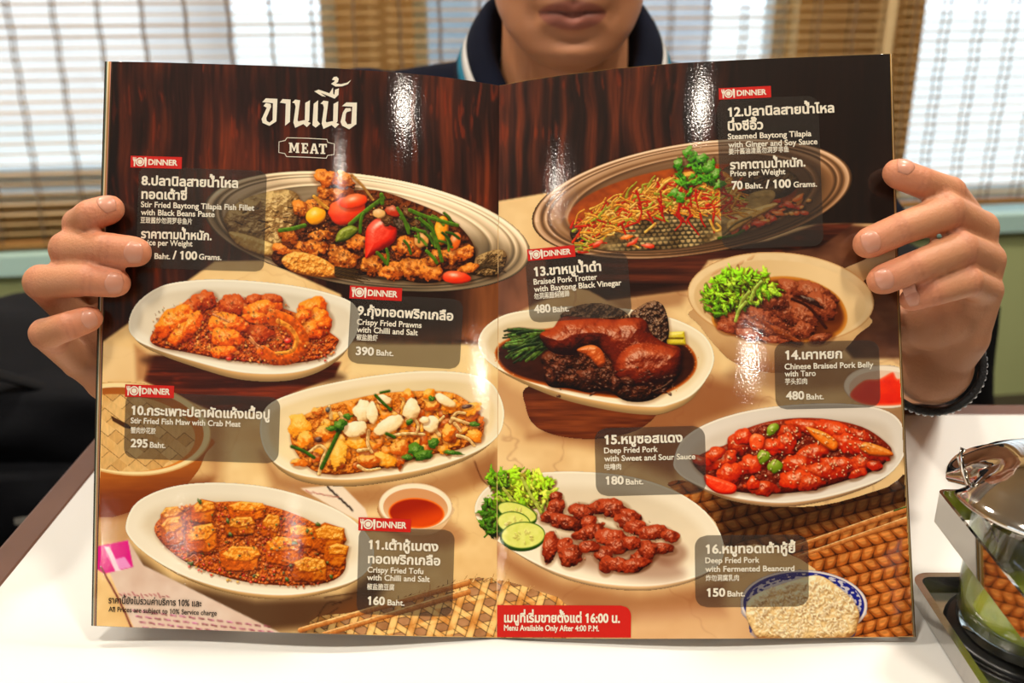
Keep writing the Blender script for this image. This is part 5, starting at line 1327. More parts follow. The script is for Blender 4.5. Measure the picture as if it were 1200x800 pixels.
def mat_braid():
    cv = Canvas(778, 556, 1076, 752, DR, 25)
    reg = spline([(782, 568), (800, 562), (830, 575), (880, 590), (960, 592), (1040, 570), (1076, 556), (1076, 752), (1000, 752), (880, 752), (960, 680), (900, 640), (850, 640), (838, 612), (812, 588)], True, 4)
    def f(X, Y, d):
        # rows of plaited stalks running up to the right
        r = math.radians(-14); u = X * math.cos(r) + Y * math.sin(r); v = -X * math.sin(r) + Y * math.cos(r)
        v = v / 14.0; row = np.floor(v); fv = v - row
        s = u / 15.0 + fv * (0.9 - 1.8 * (row % 2)) * .55 + row * .37
        k = np.floor(s); fs = s - k
        e = np.minimum(fs, 1 - fs) * 2
        z = np.sqrt(np.clip(1 - (1 - e) ** 2, 0, 1)) * np.sqrt(np.clip(1 - (2 * fv - 1) ** 4, 0, 1))
        lit = np.clip(.25 + .85 * z - .45 * (fv - .35), 0, 1)
        tone = vn(k * 7.3 + row * 3.1 + 50, row * 5.7 + 50, 8)
        c = mixc(C(48, 20, 8), mixc(C(138, 70, 26), C(182, 104, 46), tone), sst(.1, .75, lit))
        c = mixc(c, C(234, 166, 96), sst(.82, 1.05, lit) * .6)
        fib = vn(s * 2, fv * 8 + tone * 9, 9)
        c = c * (0.86 + .28 * fib)[..., None]
        sh = sst(648, 600, Y + (X - 950) * .22) * sst(800, 860, X)
        return c * (1 - .62 * sh)[..., None]
    cv.poly(reg, f)
    return cv

# --- page grounds ----------------------------------------------------------------------------------------------------
def wood(X, Y, seed, lo, hi):
    wx = X + 10 * fbm(X / 50, Y / 70, seed + 5, 2)
    g = .55 * fbm(wx / 44, Y / 110, seed, 3) + .45 * fbm(wx / 7, Y / 150, seed + 9, 2)
    fine = fbm(wx / 1.9, Y / 38, seed + 3, 2)
    fleck = sst(.62, .8, fbm(wx / 3.2, Y / 26, seed + 13, 2)) * sst(.45, .62, fbm(X / 36, Y / 40, seed + 17, 2))
    c = mixc(C(*lo), C(*hi), sst(.34, .68, g))
    c = mixc(c, C(*hi) * C(1.35, 1.12, .95), fleck * .55)
    return c * (0.70 + .60 * fine)[..., None]
def ground_left(res):
    cv = Canvas(106, 66, 590, 752, res, 31)
    X, Y = cv.X, cv.Y
    cv.a[:] = 1
    n = fbm(X / 34, Y / 30, 3, 3)
    cv.rgb[:] = mixc(C(216, 174, 116), C(244, 216, 162), n)
    v = np.abs(fbm(X / 60, Y / 50, 12, 4) - .5)
    cv.rgb[:] = mixc(cv.rgb, C(176, 120, 76), sst(.016, .0, v) * .16)
    # timber wall / table behind
    w = wood(X, Y, 40, (42, 20, 13), (106, 48, 24))
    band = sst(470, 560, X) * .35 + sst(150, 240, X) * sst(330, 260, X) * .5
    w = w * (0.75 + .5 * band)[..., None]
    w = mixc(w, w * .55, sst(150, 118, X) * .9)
    poly = [(100, 60), (600, 60), (600, 236), (560, 300), (585, 345), (560, 404), (430, 404), (400, 345), (310, 305), (252, 306), (118, 402), (100, 410)]
    sl, d = cv.sd(poly, 4); cv.put(sl, w[sl], sst(1.2, -1.2, d))
    # the block under the fish tray
    cv.poly([(400, 330), (600, 320), (600, 392), (570, 404), (546, 398), (400, 402)], lambda X, Y, d: mixc(C(34, 17, 10), C(140, 84, 48), np.clip(sst(520, 570, X) * .8 + sst(370, 402, Y) * .6, 0, 1)) * (.85 + .3 * fbm(X / 4, Y / 40, 7))[..., None], 2)
    cv.poly([(540, 392), (556, 400), (570, 404), (566, 414), (552, 410)], C(96, 54, 28), 2, op=.6)
    cv.poly([(410, 400), (600, 404), (600, 440), (410, 440)], C(236, 208, 152), 5, op=.85)
    # board under the prawns
    cv.poly([(174, 416), (400, 424), (392, 442), (340, 462), (322, 484), (250, 482), (168, 446)], lambda X, Y, d: wood(Y * 2, X, 50, (54, 22, 13), (112, 46, 24)), 1.5)
    cv.poly([(120, 402), (180, 414), (168, 446), (120, 446)], C(232, 200, 150), 4, op=.6)
    cv.shadow([(158, 404), (180, 418), (170, 446), (160, 446)], .6, 4, (150, 90, 50))
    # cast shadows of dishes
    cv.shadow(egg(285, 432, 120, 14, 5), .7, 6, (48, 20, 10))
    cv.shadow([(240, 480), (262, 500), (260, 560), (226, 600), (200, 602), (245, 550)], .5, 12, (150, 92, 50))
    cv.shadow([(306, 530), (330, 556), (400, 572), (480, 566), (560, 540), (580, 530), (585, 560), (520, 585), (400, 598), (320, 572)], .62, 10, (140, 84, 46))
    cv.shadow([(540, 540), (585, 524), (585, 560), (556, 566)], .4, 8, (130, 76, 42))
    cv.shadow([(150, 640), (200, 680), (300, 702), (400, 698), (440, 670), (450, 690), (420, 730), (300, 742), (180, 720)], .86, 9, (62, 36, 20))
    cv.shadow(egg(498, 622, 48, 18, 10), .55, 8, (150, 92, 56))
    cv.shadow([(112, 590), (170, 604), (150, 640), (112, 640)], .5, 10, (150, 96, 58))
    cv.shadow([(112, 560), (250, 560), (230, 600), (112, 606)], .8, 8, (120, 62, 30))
    # slips of paper under the tofu plate
    cv.poly([(112, 648), (150, 632), (168, 662), (330, 742), (320, 756), (166, 756), (126, 666)], lambda X, Y, d: mixc(C(226, 206, 188), C(206, 176, 156), fbm(X / 20, Y / 20, 6)), .8)
    cv.poly([(104, 642), (150, 633), (156, 664), (122, 672), (104, 660)], C(206, 36, 128), .7)
    cv.poly([(122, 640), (128, 640), (142, 668), (135, 669)], C(240, 214, 222), .6)
    cv.poly([(135, 655), (146, 652), (154, 664), (140, 667)], C(226, 150, 196), .6)
    R = cv.R
    for i in range(15):
        for k in range(5):
            x, y = 156 + i * 11 + k * 4.0, 712 + i * 1.3 + k * 6.6 + 3
            cv.strand([(x, y), (x + 6, y + 1.2)], 2.2, (190, 116, 142), tex=.6, shadow=0, hi=0)
    for i in range(12): cv.strand([(140 + i * 5, 694 + R.uniform(-2, 2) + i * .3), (143 + i * 5, 699 + R.uniform(-2, 2))], 1.5, (190, 110, 120), shadow=0)
    cv.strand([(118, 664), (140, 704), (158, 744)], 2.2, (130, 60, 60), shadow=0)
    cv.poly([(352, 572), (400, 568), (428, 596), (434, 616), (400, 600)], C(236, 216, 190), 1)
    for i in range(6): cv.strand([(384 + i * 5, 570 + i * 4.6), (388 + i * 5, 575 + i * 4.6)], 2.2, (50, 36, 30), shadow=0)
    for i in range(5): cv.strand([(358 + i * 8, 574 + i * 2), (365 + i * 8, 578 + i)], 1.4, (206, 130, 120), shadow=0)
    cv.shadow([(352, 742), (372, 722), (420, 700), (440, 708), (420, 748)], .5, 8, (120, 70, 36))
    for p in [[(356, 738), (396, 712)], [(372, 722), (384, 706), (400, 706)], [(390, 708), (412, 700)], [(380, 700), (420, 694)]]: cv.strand(p, 1.6, (66, 38, 22), shadow=0)
    cv.strand([(556, 540), (564, 560), (572, 568)], 1.5, (110, 64, 40), shadow=0)
    return cv
def ground_right(res):
    cv = Canvas(578, 56, 1078, 756, res, 33)
    X, Y = cv.X, cv.Y
    cv.a[:] = 1
    n = fbm(X / 34, Y / 30, 13, 3)
    cv.rgb[:] = mixc(C(208, 166, 114), C(238, 208, 156), n)
    v = np.abs(fbm(X / 70, Y / 60, 14, 4) - .5)
    cv.rgb[:] = mixc(cv.rgb, C(150, 96, 66), sst(.014, .0, v) * .3)
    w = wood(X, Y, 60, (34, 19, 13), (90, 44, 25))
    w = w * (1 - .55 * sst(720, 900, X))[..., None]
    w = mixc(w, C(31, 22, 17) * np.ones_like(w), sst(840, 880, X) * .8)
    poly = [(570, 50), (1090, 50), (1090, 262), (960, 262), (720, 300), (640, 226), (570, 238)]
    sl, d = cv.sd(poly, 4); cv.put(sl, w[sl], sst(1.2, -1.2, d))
    cv.poly([(990, 262), (1090, 274), (1090, 420), (1000, 420), (900, 300)], lambda X, Y, d: mixc(C(112, 74, 52), C(62, 34, 22), np.clip(fbm(X / 30, Y / 18, 8) * 1.3 - .1, 0, 1)), 3)
    cv.poly([(570, 296), (640, 300), (660, 340), (600, 370), (570, 372)], lambda X, Y, d: C(116, 76, 56) * (.8 + .4 * fbm(X / 14, Y / 30, 5))[..., None], 3)
    cv.poly([(640, 292), (780, 300), (900, 282), (960, 262), (1000, 262), (960, 290), (830, 305), (806, 340), (712, 352), (690, 340), (640, 330)], lambda X, Y, d: wood(Y * 1.5, X, 70, (34, 16, 10), (84, 40, 24)), 1.5)
    cv.shadow([(712, 350), (806, 338), (800, 362), (730, 366)], .6, 8, (140, 92, 58))
    cv.poly([(780, 362), (830, 352), (840, 390), (860, 430), (850, 450), (838, 410)], C(234, 204, 150), 7, op=.7)
    cv.shadow([(562, 420), (600, 452), (640, 470), (620, 510), (580, 480), (562, 450)], .5, 10, (160, 106, 66))
    cv.shadow([(770, 470), (830, 440), (870, 450), (900, 470), (820, 500), (790, 560), (690, 520), (620, 512), (640, 500), (740, 512)], .78, 12, (128, 72, 40))
    cv.shadow(egg(940, 440, 90, 18, 0), .5, 10, (110, 66, 40))
    cv.shadow([(556, 610), (600, 652), (660, 682), (750, 696), (850, 680), (850, 720), (700, 730), (620, 690), (560, 640)], .7, 12, (140, 84, 50))
    cv.shadow([(1030, 478), (1078, 470), (1078, 560), (1058, 540)], .5, 8, (90, 50, 30))
    cv.poly([(740, 716), (880, 706), (890, 756), (740, 756)], C(206, 160, 122), 10, op=.5)
    return cv
# ------------------------------------------------------------------ the menu as an object
GAIN = 1.03
def print_mat(name, attr=None, col=None, alpha=None, rough=.42):
    """printed gloss paper: ink colour under a varnish with a faint orange-peel"""
    m = bpy.data.materials.new(name); m.use_nodes = True; nt = m.node_tree; N = nt.nodes; L = nt.links; b = N['Principled BSDF']
    if attr:
        at = N.new('ShaderNodeAttribute'); at.attribute_name = attr; L.new(at.outputs['Color'], b.inputs['Base Color'])
    else:
        nz0 = N.new('ShaderNodeTexNoise'); nz0.inputs['Scale'].default_value = 900
        tc0 = N.new('ShaderNodeTexCoord'); L.new(tc0.outputs['Object'], nz0.inputs['Vector'])
        mx = N.new('ShaderNodeMix'); mx.data_type = 'RGBA'; L.new(nz0.outputs['Fac'], mx.inputs[0])
        c = lin(*col); mx.inputs[6].default_value = (*[q * .96 for q in c], 1); mx.inputs[7].default_value = (*[min(1, q * 1.04) for q in c], 1)
        L.new(mx.outputs[2], b.inputs['Base Color'])
    b.inputs['Roughness'].default_value = rough; b.inputs['Specular IOR Level'].default_value = .15
    b.inputs['Coat Weight'].default_value = .85; b.inputs['Coat Roughness'].default_value = .055; b.inputs['Coat IOR'].default_value = 1.5
    tc = N.new('ShaderNodeTexCoord'); nz = N.new('ShaderNodeTexNoise'); L.new(tc.outputs['Object'], nz.inputs['Vector']); nz.inputs['Scale'].default_value = 950; nz.inputs['Detail'].default_value = 2
    bp = N.new('ShaderNodeBump'); bp.inputs['Strength'].default_value = .13; bp.inputs['Distance'].default_value = .00022; L.new(nz.outputs['Fac'], bp.inputs['Height']); L.new(bp.outputs[0], b.inputs['Coat Normal'])
    if alpha is not None:
        out = N['Material Output']; tr = N.new('ShaderNodeBsdfTransparent'); ms = N.new('ShaderNodeMixShader'); ms.inputs[0].default_value = alpha
        L.new(tr.outputs[0], ms.inputs[1]); L.new(b.outputs[0], ms.inputs[2]); L.new(ms.outputs[0], out.inputs[0])
    return m
M_print = print_mat('menu_print', 'ink')
M_cream = print_mat('cream_ink', col=(236, 226, 204)); M_red = print_mat('red_ink', col=(204, 34, 26)); M_blackink = print_mat('black_ink', col=(44, 34, 28))
M_panel = print_mat('grey_caption_tint', col=(64, 56, 50), alpha=.51)
M_sheet = [print_mat('sheet_%s' % k, col=c) for k, c in (('cream', (226, 208, 176)), ('ochre', (176, 132, 56)), ('dark', (58, 40, 30)), ('rose', (190, 130, 110)), ('green', (70, 96, 84)), ('cover', (40, 26, 20)))]
def srgb_lin(a):
    a = np.clip(a / 255.0, 0, 1); return np.where(a <= .04045, a / 12.92, ((a + .055) / 1.055) ** 2.4)
def grid_mesh(name, co, quads, rgb, m, parent):
    me = bpy.data.meshes.new(name); nv, nf = len(co), len(quads)
    me.vertices.add(nv); me.vertices.foreach_set('co', co.astype(np.float32).ravel())
    me.loops.add(nf * 4); me.loops.foreach_set('vertex_index', quads.astype(np.int32).ravel())
    me.polygons.add(nf); me.polygons.foreach_set('loop_start', np.arange(0, nf * 4, 4, dtype=np.int32))
    me.polygons.foreach_set('use_smooth', np.ones(nf, bool))
    me.update(calc_edges=True)
    if rgb is not None:
        lum = rgb @ np.array((.3, .59, .11)); rgb = lum[:, None] + (rgb - lum[:, None]) * 1.12          # print saturation and gradation
        rgb = np.clip(128 + (rgb - 128) * 1.06, 0, 255)
        ca = me.color_attributes.new('ink', 'FLOAT_COLOR', 'POINT')
        ca.data.foreach_set('color', np.concatenate([np.clip(srgb_lin(rgb) * GAIN, 0, .95), np.ones((nv, 1))], 1).astype(np.float32).ravel())
    return link(name, me, m, parent)
def page_edges(side, y):
    v = np.clip((y - 72) / 668, 0, 1.02)
    if side == 0: return 132 - 19 * v - 1.5 * np.sin(v * math.pi), 585 - 3 * v
    return 585 - 3 * v, 1043 + 27 * v - 3.0 * np.sin(v * math.pi)
def inside(side, x, y):
    a, b = page_edges(side, y)
    yt = _ip(x, *(TOPL if side == 0 else TOPR)); yb = _ip(x, *(BOTL if side == 0 else BOTR))
    return (x >= a) & (x <= b) & (y >= yt) & (y <= yb - .2)
fold_pt = to_room(583, 747)
menu = empty('menu', Vector(fold_pt), 'open glossy restaurant menu with photographs of meat and fish dishes on dark timber', 'menu')
def sample(cv, x, y):
    fx = np.clip((x - cv.x0) * cv.res, 0, cv.w - 1.001); fy = np.clip((y - cv.y0) * cv.res, 0, cv.h - 1.001)
    i, j = fy.astype(int), fx.astype(int); a = (fx - j)[..., None]; b = (fy - i)[..., None]
    c = cv.rgb
    return (c[i, j] * (1 - a) + c[i, j + 1] * a) * (1 - b) + (c[i + 1, j] * (1 - a) + c[i + 1, j + 1] * a) * b
def quads_of(nu, nv):
    k = np.arange(nu * nv).reshape(nv, nu)
    return np.stack([k[:-1, :-1], k[1:, :-1], k[1:, 1:], k[:-1, 1:]], -1).reshape(-1, 4)
PAGES = []
GRES = .72
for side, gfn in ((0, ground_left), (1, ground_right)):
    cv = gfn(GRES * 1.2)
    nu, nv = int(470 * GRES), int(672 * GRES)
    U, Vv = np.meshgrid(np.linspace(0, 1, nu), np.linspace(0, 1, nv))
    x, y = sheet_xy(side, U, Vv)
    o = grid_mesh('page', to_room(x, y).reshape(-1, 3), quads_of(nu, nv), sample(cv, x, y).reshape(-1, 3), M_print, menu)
    o['label'] = ['menu leaf with the title and dishes eight to eleven', 'menu leaf with dishes twelve to sixteen and the red time banner'][side]
    PAGES.append(o)
    # the sheets lying behind it, each a little proud at the outer edge
    for k in range(1, 7):
        nu2, nv2 = 40, 14
        U, Vv = np.meshgrid(np.linspace(0, 1, nu2), np.linspace(0, 1, nv2))
        x, y = sheet_xy(side, U, Vv)
        grow = (1.5 if side == 0 else .55) * k * (1 - .35 * Vv if side == 0 else .8 + .2 * Vv)
        x = x - grow * (1 - U) ** 6 if side == 0 else x + grow * U ** 6
        vis = {0: [0, 5, 3, 1, 0, 4, 5], 1: [0, 1, 1, 0, 5, 1, 5]}[side][k]
        sh = grid_mesh('under_sheet', to_room(x, y, -.00042 * k).reshape(-1, 3), quads_of(nu2, nv2), None, M_sheet[vis], menu)
        s_ = sh.modifiers.new('t', 'SOLIDIFY'); s_.thickness = .00026; s_.offset = 0

DISHES = [(mat_braid, 'mat_print', 'printed plaited straw mat', .00006), (weave_cane, 'mat_print', 'printed open cane weave', .00006), (sticks_left, 'chopsticks_print', 'printed pair of chopsticks on cane weave', .00012), (sticks_right, 'chopsticks_print', 'printed pair of chopsticks on straw mat', .00012),
          (dish_basket, 'basket_print', 'printed bamboo steamer lid', .00010), (dish_fish_fried, 'dish_print', 'printed fried tilapia with peppers on oval steel tray', .00012), (dish_prawns, 'dish_print', 'printed fried prawns on white plate', .00016),
          (dish_fish_maw, 'dish_print', 'printed fish maw with crab on white plate', .00014), (dish_tofu, 'dish_print', 'printed fried tofu cubes on white plate', .00016), (dish_sauce, 'dish_print', 'printed small bowl of red sauce', .00010),
          (dish_fish_steamed, 'dish_print', 'printed steamed tilapia with ginger on oval tray', .00012), (dish_trotter, 'dish_print', 'printed braised pork trotter in dark sauce', .00014), (dish_claypot, 'dish_print', 'printed clay pot of braised pork belly', .00012),
          (dish_saucer, 'dish_print', 'printed saucer of red chilli sauce', .00010), (dish_sweet_sour, 'dish_print', 'printed sweet and sour pork on white plate', .00016), (dish_pork, 'dish_print', 'printed fried pork with cucumber on white plate', .00016), (dish_rice, 'dish_print', 'printed blue-rimmed bowl of rice', .00014)]
for fn, nm, lab, lift in DISHES:
    cv = fn()
    on0 = cv.a > .5
    for side in (0, 1):
        on = on0 & inside(side, cv.X, cv.Y)
        cell = on[:-1, :-1] & on[1:, :-1] & on[1:, 1:] & on[:-1, 1:]
        if cell.sum() < 30: continue
        k = np.arange(cv.w * cv.h).reshape(cv.h, cv.w)
        q = np.stack([k[:-1, :-1], k[1:, :-1], k[1:, 1:], k[:-1, 1:]], -1)[cell]
        u, inv = np.unique(q, return_inverse=True)
        o = grid_mesh(nm, to_room(cv.X.ravel()[u], cv.Y.ravel()[u], lift), inv.reshape(-1, 4), cv.rgb.reshape(-1, 3)[u], M_print, PAGES[side])
        o['label'] = lab

# ------------------------------------------------------------------ lettering
def page_tilt(x, y):
    side = 0 if x < 583 else 1
    T, B = (TOPL, BOTL) if side == 0 else (TOPR, BOTR)
    s = lambda E: (_ip(x + 45, *E) - _ip(x - 45, *E)) / 90 if 628 < x or x < 538 else (_ip(x + 20, *E) - _ip(x - 20, *E)) / 40
    v = min(1, max(0, (y - 80) / 660)); return math.atan(s(T) * (1 - v) + s(B) * v)
def lay(pts, ox, oy, ang):
    p = np.asarray(pts, float); c, s = math.cos(ang), math.sin(ang)
    return np.stack([ox + p[:, 0] * c - p[:, 1] * s, oy + p[:, 0] * s + p[:, 1] * c], 1)
_fc = bpy.data.curves.new('lettering', 'FONT'); _fo = bpy.data.objects.new('lettering', _fc); COL.objects.link(_fo)
def _splines(txt):
    _fc.body = txt; bpy.context.view_layer.update()
    dg = bpy.context.evaluated_depsgraph_get(); cu = _fo.evaluated_get(dg).to_curve(dg)
    out = []
    for s in cu.splines:
        if s.type == 'BEZIER':
            b = s.bezier_points; n = len(b); P_ = []
            for i in range(n):
                p0, p1 = b[i], b[(i + 1) % n]
                a, h1, h2, c = (np.array(q[:2]) for q in (p0.co, p0.handle_right, p1.handle_left, p1.co))
                straight = abs(np.cross(h1 - a, c - a)) < 1e-5 and abs(np.cross(h2 - a, c - a)) < 1e-5
                for k in range(1 if straight else 4):
                    t = k / 4; P_.append((1 - t) ** 3 * a + 3 * (1 - t) ** 2 * t * h1 + 3 * (1 - t) * t * t * h2 + t ** 3 * c)
            P_ = np.array(P_)
        else:
            P_ = np.array([q.co[:2] for q in s.points])
        keep = np.linalg.norm(P_ - np.roll(P_, 1, 0), axis=1) > 1e-5
        P_ = P_[keep]
        if len(P_) > 2: out.append(P_)
    _fo.evaluated_get(dg).to_curve_clear()
    return [flag_one(p) for p in out] if '1' in txt else out
def flag_one(p):
    """the figure one with a flag at its head instead of a bare stem"""
    if len(p) > 6: return p
    x0, x1, y0, y1 = p[:, 0].min(), p[:, 0].max(), p[:, 1].min(), p[:, 1].max()
    if not (.02 < x1 - x0 < .16 and y1 - y0 > .5 and abs(y0) < .02 and y1 < .78): return p
    q = np.array([(x1, y0), (x1, y1), (x0 + .01, y1), (x0 - .13, y1 - .12), (x0 - .08, y1 - .19), (x0, y1 - .14), (x0, y0)])
    ar = lambda a: np.sum(a[:, 0] * np.roll(a[:, 1], -1) - a[:, 1] * np.roll(a[:, 0], -1))
    return q if ar(q) * ar(p) > 0 else q[::-1]
UPPER = set('\u0e31\u0e34\u0e35\u0e36\u0e37\u0e47\u0e4d'); TONE = set('\u0e48\u0e49\u0e4a\u0e4b\u0e4c')
_cnt = {}
def contours(txt, bold):
    sp = _splines(txt)
    for i, ch in enumerate(txt):
        if ch in TONE and (txt[i - 1] in UPPER or (i + 1 < len(txt) and txt[i + 1] == '\u0e33')):
            a, b = len(_splines(txt[:i])), len(_splines(txt[:i + 1]))
            for k in range(a, min(b, len(sp))): sp[k] = sp[k] + np.array((0, .15))
    if bold:
        area = lambda p: .5 * np.sum(p[:, 0] * np.roll(p[:, 1], -1) - p[:, 1] * np.roll(p[:, 0], -1))
        ar = [area(p) for p in sp]
        def within(p, q):
            X, Y = p[:, 0][:, None], p[:, 1][:, None]; r = np.roll(q, -1, 0)
            c = (q[:, 1] > Y) != (r[:, 1] > Y)
            xi = (Y - q[:, 1]) * (r[:, 0] - q[:, 0]) / np.where(np.abs(r[:, 1] - q[:, 1]) < 1e-9, 1e-9, r[:, 1] - q[:, 1]) + q[:, 0]
            return ((c & (X < xi)).sum(1) % 2).mean() > .6
        sg = []
        for i, p in enumerate(sp):
            hole = any(ar[j] * ar[i] < 0 and abs(ar[j]) > abs(ar[i]) and sp[j][:, 0].min() < p[:, 0].min() and sp[j][:, 0].max() > p[:, 0].max() and within(p, sp[j]) for j in range(len(sp)) if j != i)
            sg.append((1 if ar[i] > 0 else -1) * (-1 if hole else 1))
        res = []
        for p, s in zip(sp, sg):
            d1 = p - np.roll(p, 1, 0); d2 = np.roll(p, -1, 0) - p
            d1 /= np.linalg.norm(d1, axis=1)[:, None]; d2 /= np.linalg.norm(d2, axis=1)[:, None]
            n1 = np.stack([d1[:, 1], -d1[:, 0]], 1); n2 = np.stack([d2[:, 1], -d2[:, 0]], 1)
            n = n1 + n2; L = np.linalg.norm(n, axis=1)[:, None]; n = n / np.maximum(L, 1e-6); k = 1 / np.maximum(.55, np.sqrt(np.clip((1 + (n1 * n2).sum(1)) / 2, 0, 1)))[:, None]
            res.append(p + n * k * bold * s)
        sp = res
    return sp
def fill(cons):
    """triangles of the union of outlines (non-zero winding)"""
    vs = []; ed = []
    for p in cons:
        b = len(vs); n = len(p); vs += [Vector((float(q[0]), float(q[1]))) for q in p]; ed += [(b + i, b + (i + 1) % n) for i in range(n)]
    v, _, f, *_r = mgeo.delaunay_2d_cdt(vs, ed, [], 0, 1e-5)
    v = np.array([tuple(q) for q in v]); f = np.array([t for t in f if len(t) == 3])
    c = v[f].mean(1); wn = np.zeros(len(c), int)
    for p in cons:
        q = np.roll(p, -1, 0)
        inb = (c[:, 0] > p[:, 0].min()) & (c[:, 0] < p[:, 0].max()) & (c[:, 1] > p[:, 1].min()) & (c[:, 1] < p[:, 1].max())
        ix = np.nonzero(inb)[0]
        if not len(ix): continue
        cc = c[ix]
        X, Y = cc[:, 0][:, None], cc[:, 1][:, None]
        ax, ay, bx, by = p[:, 0], p[:, 1], q[:, 0], q[:, 1]
        up = (ay <= Y) & (by > Y); dn = (ay > Y) & (by <= Y)
        side = (bx - ax) * (Y - ay) - (X - ax) * (by - ay)
        wn[ix] += ((up & (side > 0)).sum(1) - (dn & (side < 0)).sum(1))
    return v, f[wn != 0]
LIFT_PANEL, LIFT_TAG, LIFT_TEXT = .00026, .00034, .00044
class Ink:
    def __init__(s): s.v = []; s.f = []; s.n = 0
    def add(s, xy, f):
        s.v.append(xy); s.f += [tuple(int(i) + s.n for i in t) for t in f]; s.n += len(xy)
    def text(s, txt, x0, x1, bl, size, bold=.03):
        c = contours(txt, bold); a = np.vstack(c)
        ang = page_tilt((x0 + x1) / 2, bl)
        w = a[:, 0].max() - a[:, 0].min(); kx = (x1 - x0) / math.cos(ang) / w
        if size is None: size = kx
        c = [np.stack([(p[:, 0] - a[:, 0].min()) * kx, -p[:, 1] * size], 1) for p in c]
        v, f = fill(c); s.add(lay(v, x0, bl, ang), f)
    def polys(s, cons):
        v, f = fill([np.asarray(c, float) for c in cons]); s.add(v, f)
    def build(s, name, m, side, lift, label=None):
        xy = np.vstack(s.v); co = to_room(xy[:, 0], xy[:, 1], lift)
        fa = []
        for t in s.f:
            a, b, c = xy[t[0]], xy[t[1]], xy[t[2]]
            fa.append(t if (b[0] - a[0]) * (c[1] - a[1]) - (b[1] - a[1]) * (c[0] - a[0]) < 0 else t[::-1])
        o = rmesh(name, co, fa, m, PAGES[side], True)
        if label: o['label'] = label
        return o
def panel(name, x0, y0, x1, y1, rad, m, side, lift, label=None, corners=(1, 1, 1, 1)):
    """a flat tinted box with rounded corners (tl, tr, br, bl), following the leaf"""
    ang = page_tilt((x0 + x1) / 2, (y0 + y1) / 2); w, h = (x1 - x0), (y1 - y0)
    ts = np.unique(np.concatenate([np.linspace(0, 1, 16), np.linspace(0, rad / h, 7), 1 - np.linspace(0, rad / h, 7)])); nu = 22; V = []
    for t in ts:
        yy = t * h
        def inset(top, bot):
            if top and yy < rad: return rad - math.sqrt(max(0, rad * rad - (rad - yy) ** 2))
            if bot and yy > h - rad: return rad - math.sqrt(max(0, rad * rad - (yy - h + rad) ** 2))
            return 0
        a, b = inset(corners[0], corners[3]), w - inset(corners[1], corners[2])
        V += [(a + (b - a) * k / (nu - 1) - w / 2, yy - h / 2) for k in range(nu)]
    xy = lay(V, (x0 + x1) / 2, (y0 + y1) / 2, ang)
    o = grid_mesh(name, to_room(xy[:, 0], xy[:, 1], lift), quads_of(nu, len(ts)), None, m, PAGES[side])
    if label: o['label'] = label
def dinner_tag(x0, y0, x1, y1, side):
    panel('dinner_tag', x0, y0, x1, y1, 1, M_red, side, LIFT_TAG, None, (0, 0, 0, 0))
    k = Ink(); w, h = x1 - x0, y1 - y0; cx, cy = (x0 + x1) / 2, (y0 + y1) / 2; ang = page_tilt(cx, cy)
    T = lambda q: lay(np.asarray(q, float) - (w / 2, h / 2), cx, cy, ang)
    k.text('DINNER', x0 + w * .345, x1 - w * .085, cy + h * .22 + math.sin(ang) * w * .13 - math.sin(ang) * w * .30, h * .66, .035)
    u = h / 14.0; px = w * .185; py = h * .5
    c1 = egg(px, py, 5.2 * u, 5.2 * u, 0, 28); c2 = egg(px, py, 3.7 * u, 3.7 * u, 0, 28)[::-1]; c3 = egg(px, py, 2.9 * u, 2.9 * u, 0, 24)
    k.polys([T(c1), T(c2)]); k.polys([T(c3)])
    fx = px - 6.6 * u
    k.polys([T([(fx - .7 * u, py - 1), (fx + .7 * u, py - 1), (fx + .8 * u, py + 5.4 * u), (fx - .8 * u, py + 5.4 * u)])])
    for d in (-1.5, 0, 1.5): k.polys([T([(fx + d * u - .45 * u, py - 5.4 * u), (fx + d * u + .45 * u, py - 5.4 * u), (fx + d * u + .45 * u, py - 2.4 * u), (fx + d * u - .45 * u, py - 2.4 * u)])])
    k.polys([T([(fx - 1.95 * u, py - 2.8 * u), (fx + 1.95 * u, py - 2.8 * u), (fx + 1.2 * u, py - .4 * u), (fx - 1.2 * u, py - .4 * u)])])
    nx = px + 6.6 * u
    k.polys([T([(nx - 1.5 * u, py - 5.2 * u), (nx + .6 * u, py - 5.6 * u), (nx + 1.4 * u, py - 3 * u), (nx + .9 * u, py + 5.4 * u), (nx - .8 * u, py + 5.4 * u), (nx - .9 * u, py - .5 * u), (nx - 1.5 * u, py - 1.6 * u)])])
    k.build('tag_lettering', M_cream, side, LIFT_TEXT)
N, E_, Z_, W_ = 14.6, 9.4, 8.0, 13.4
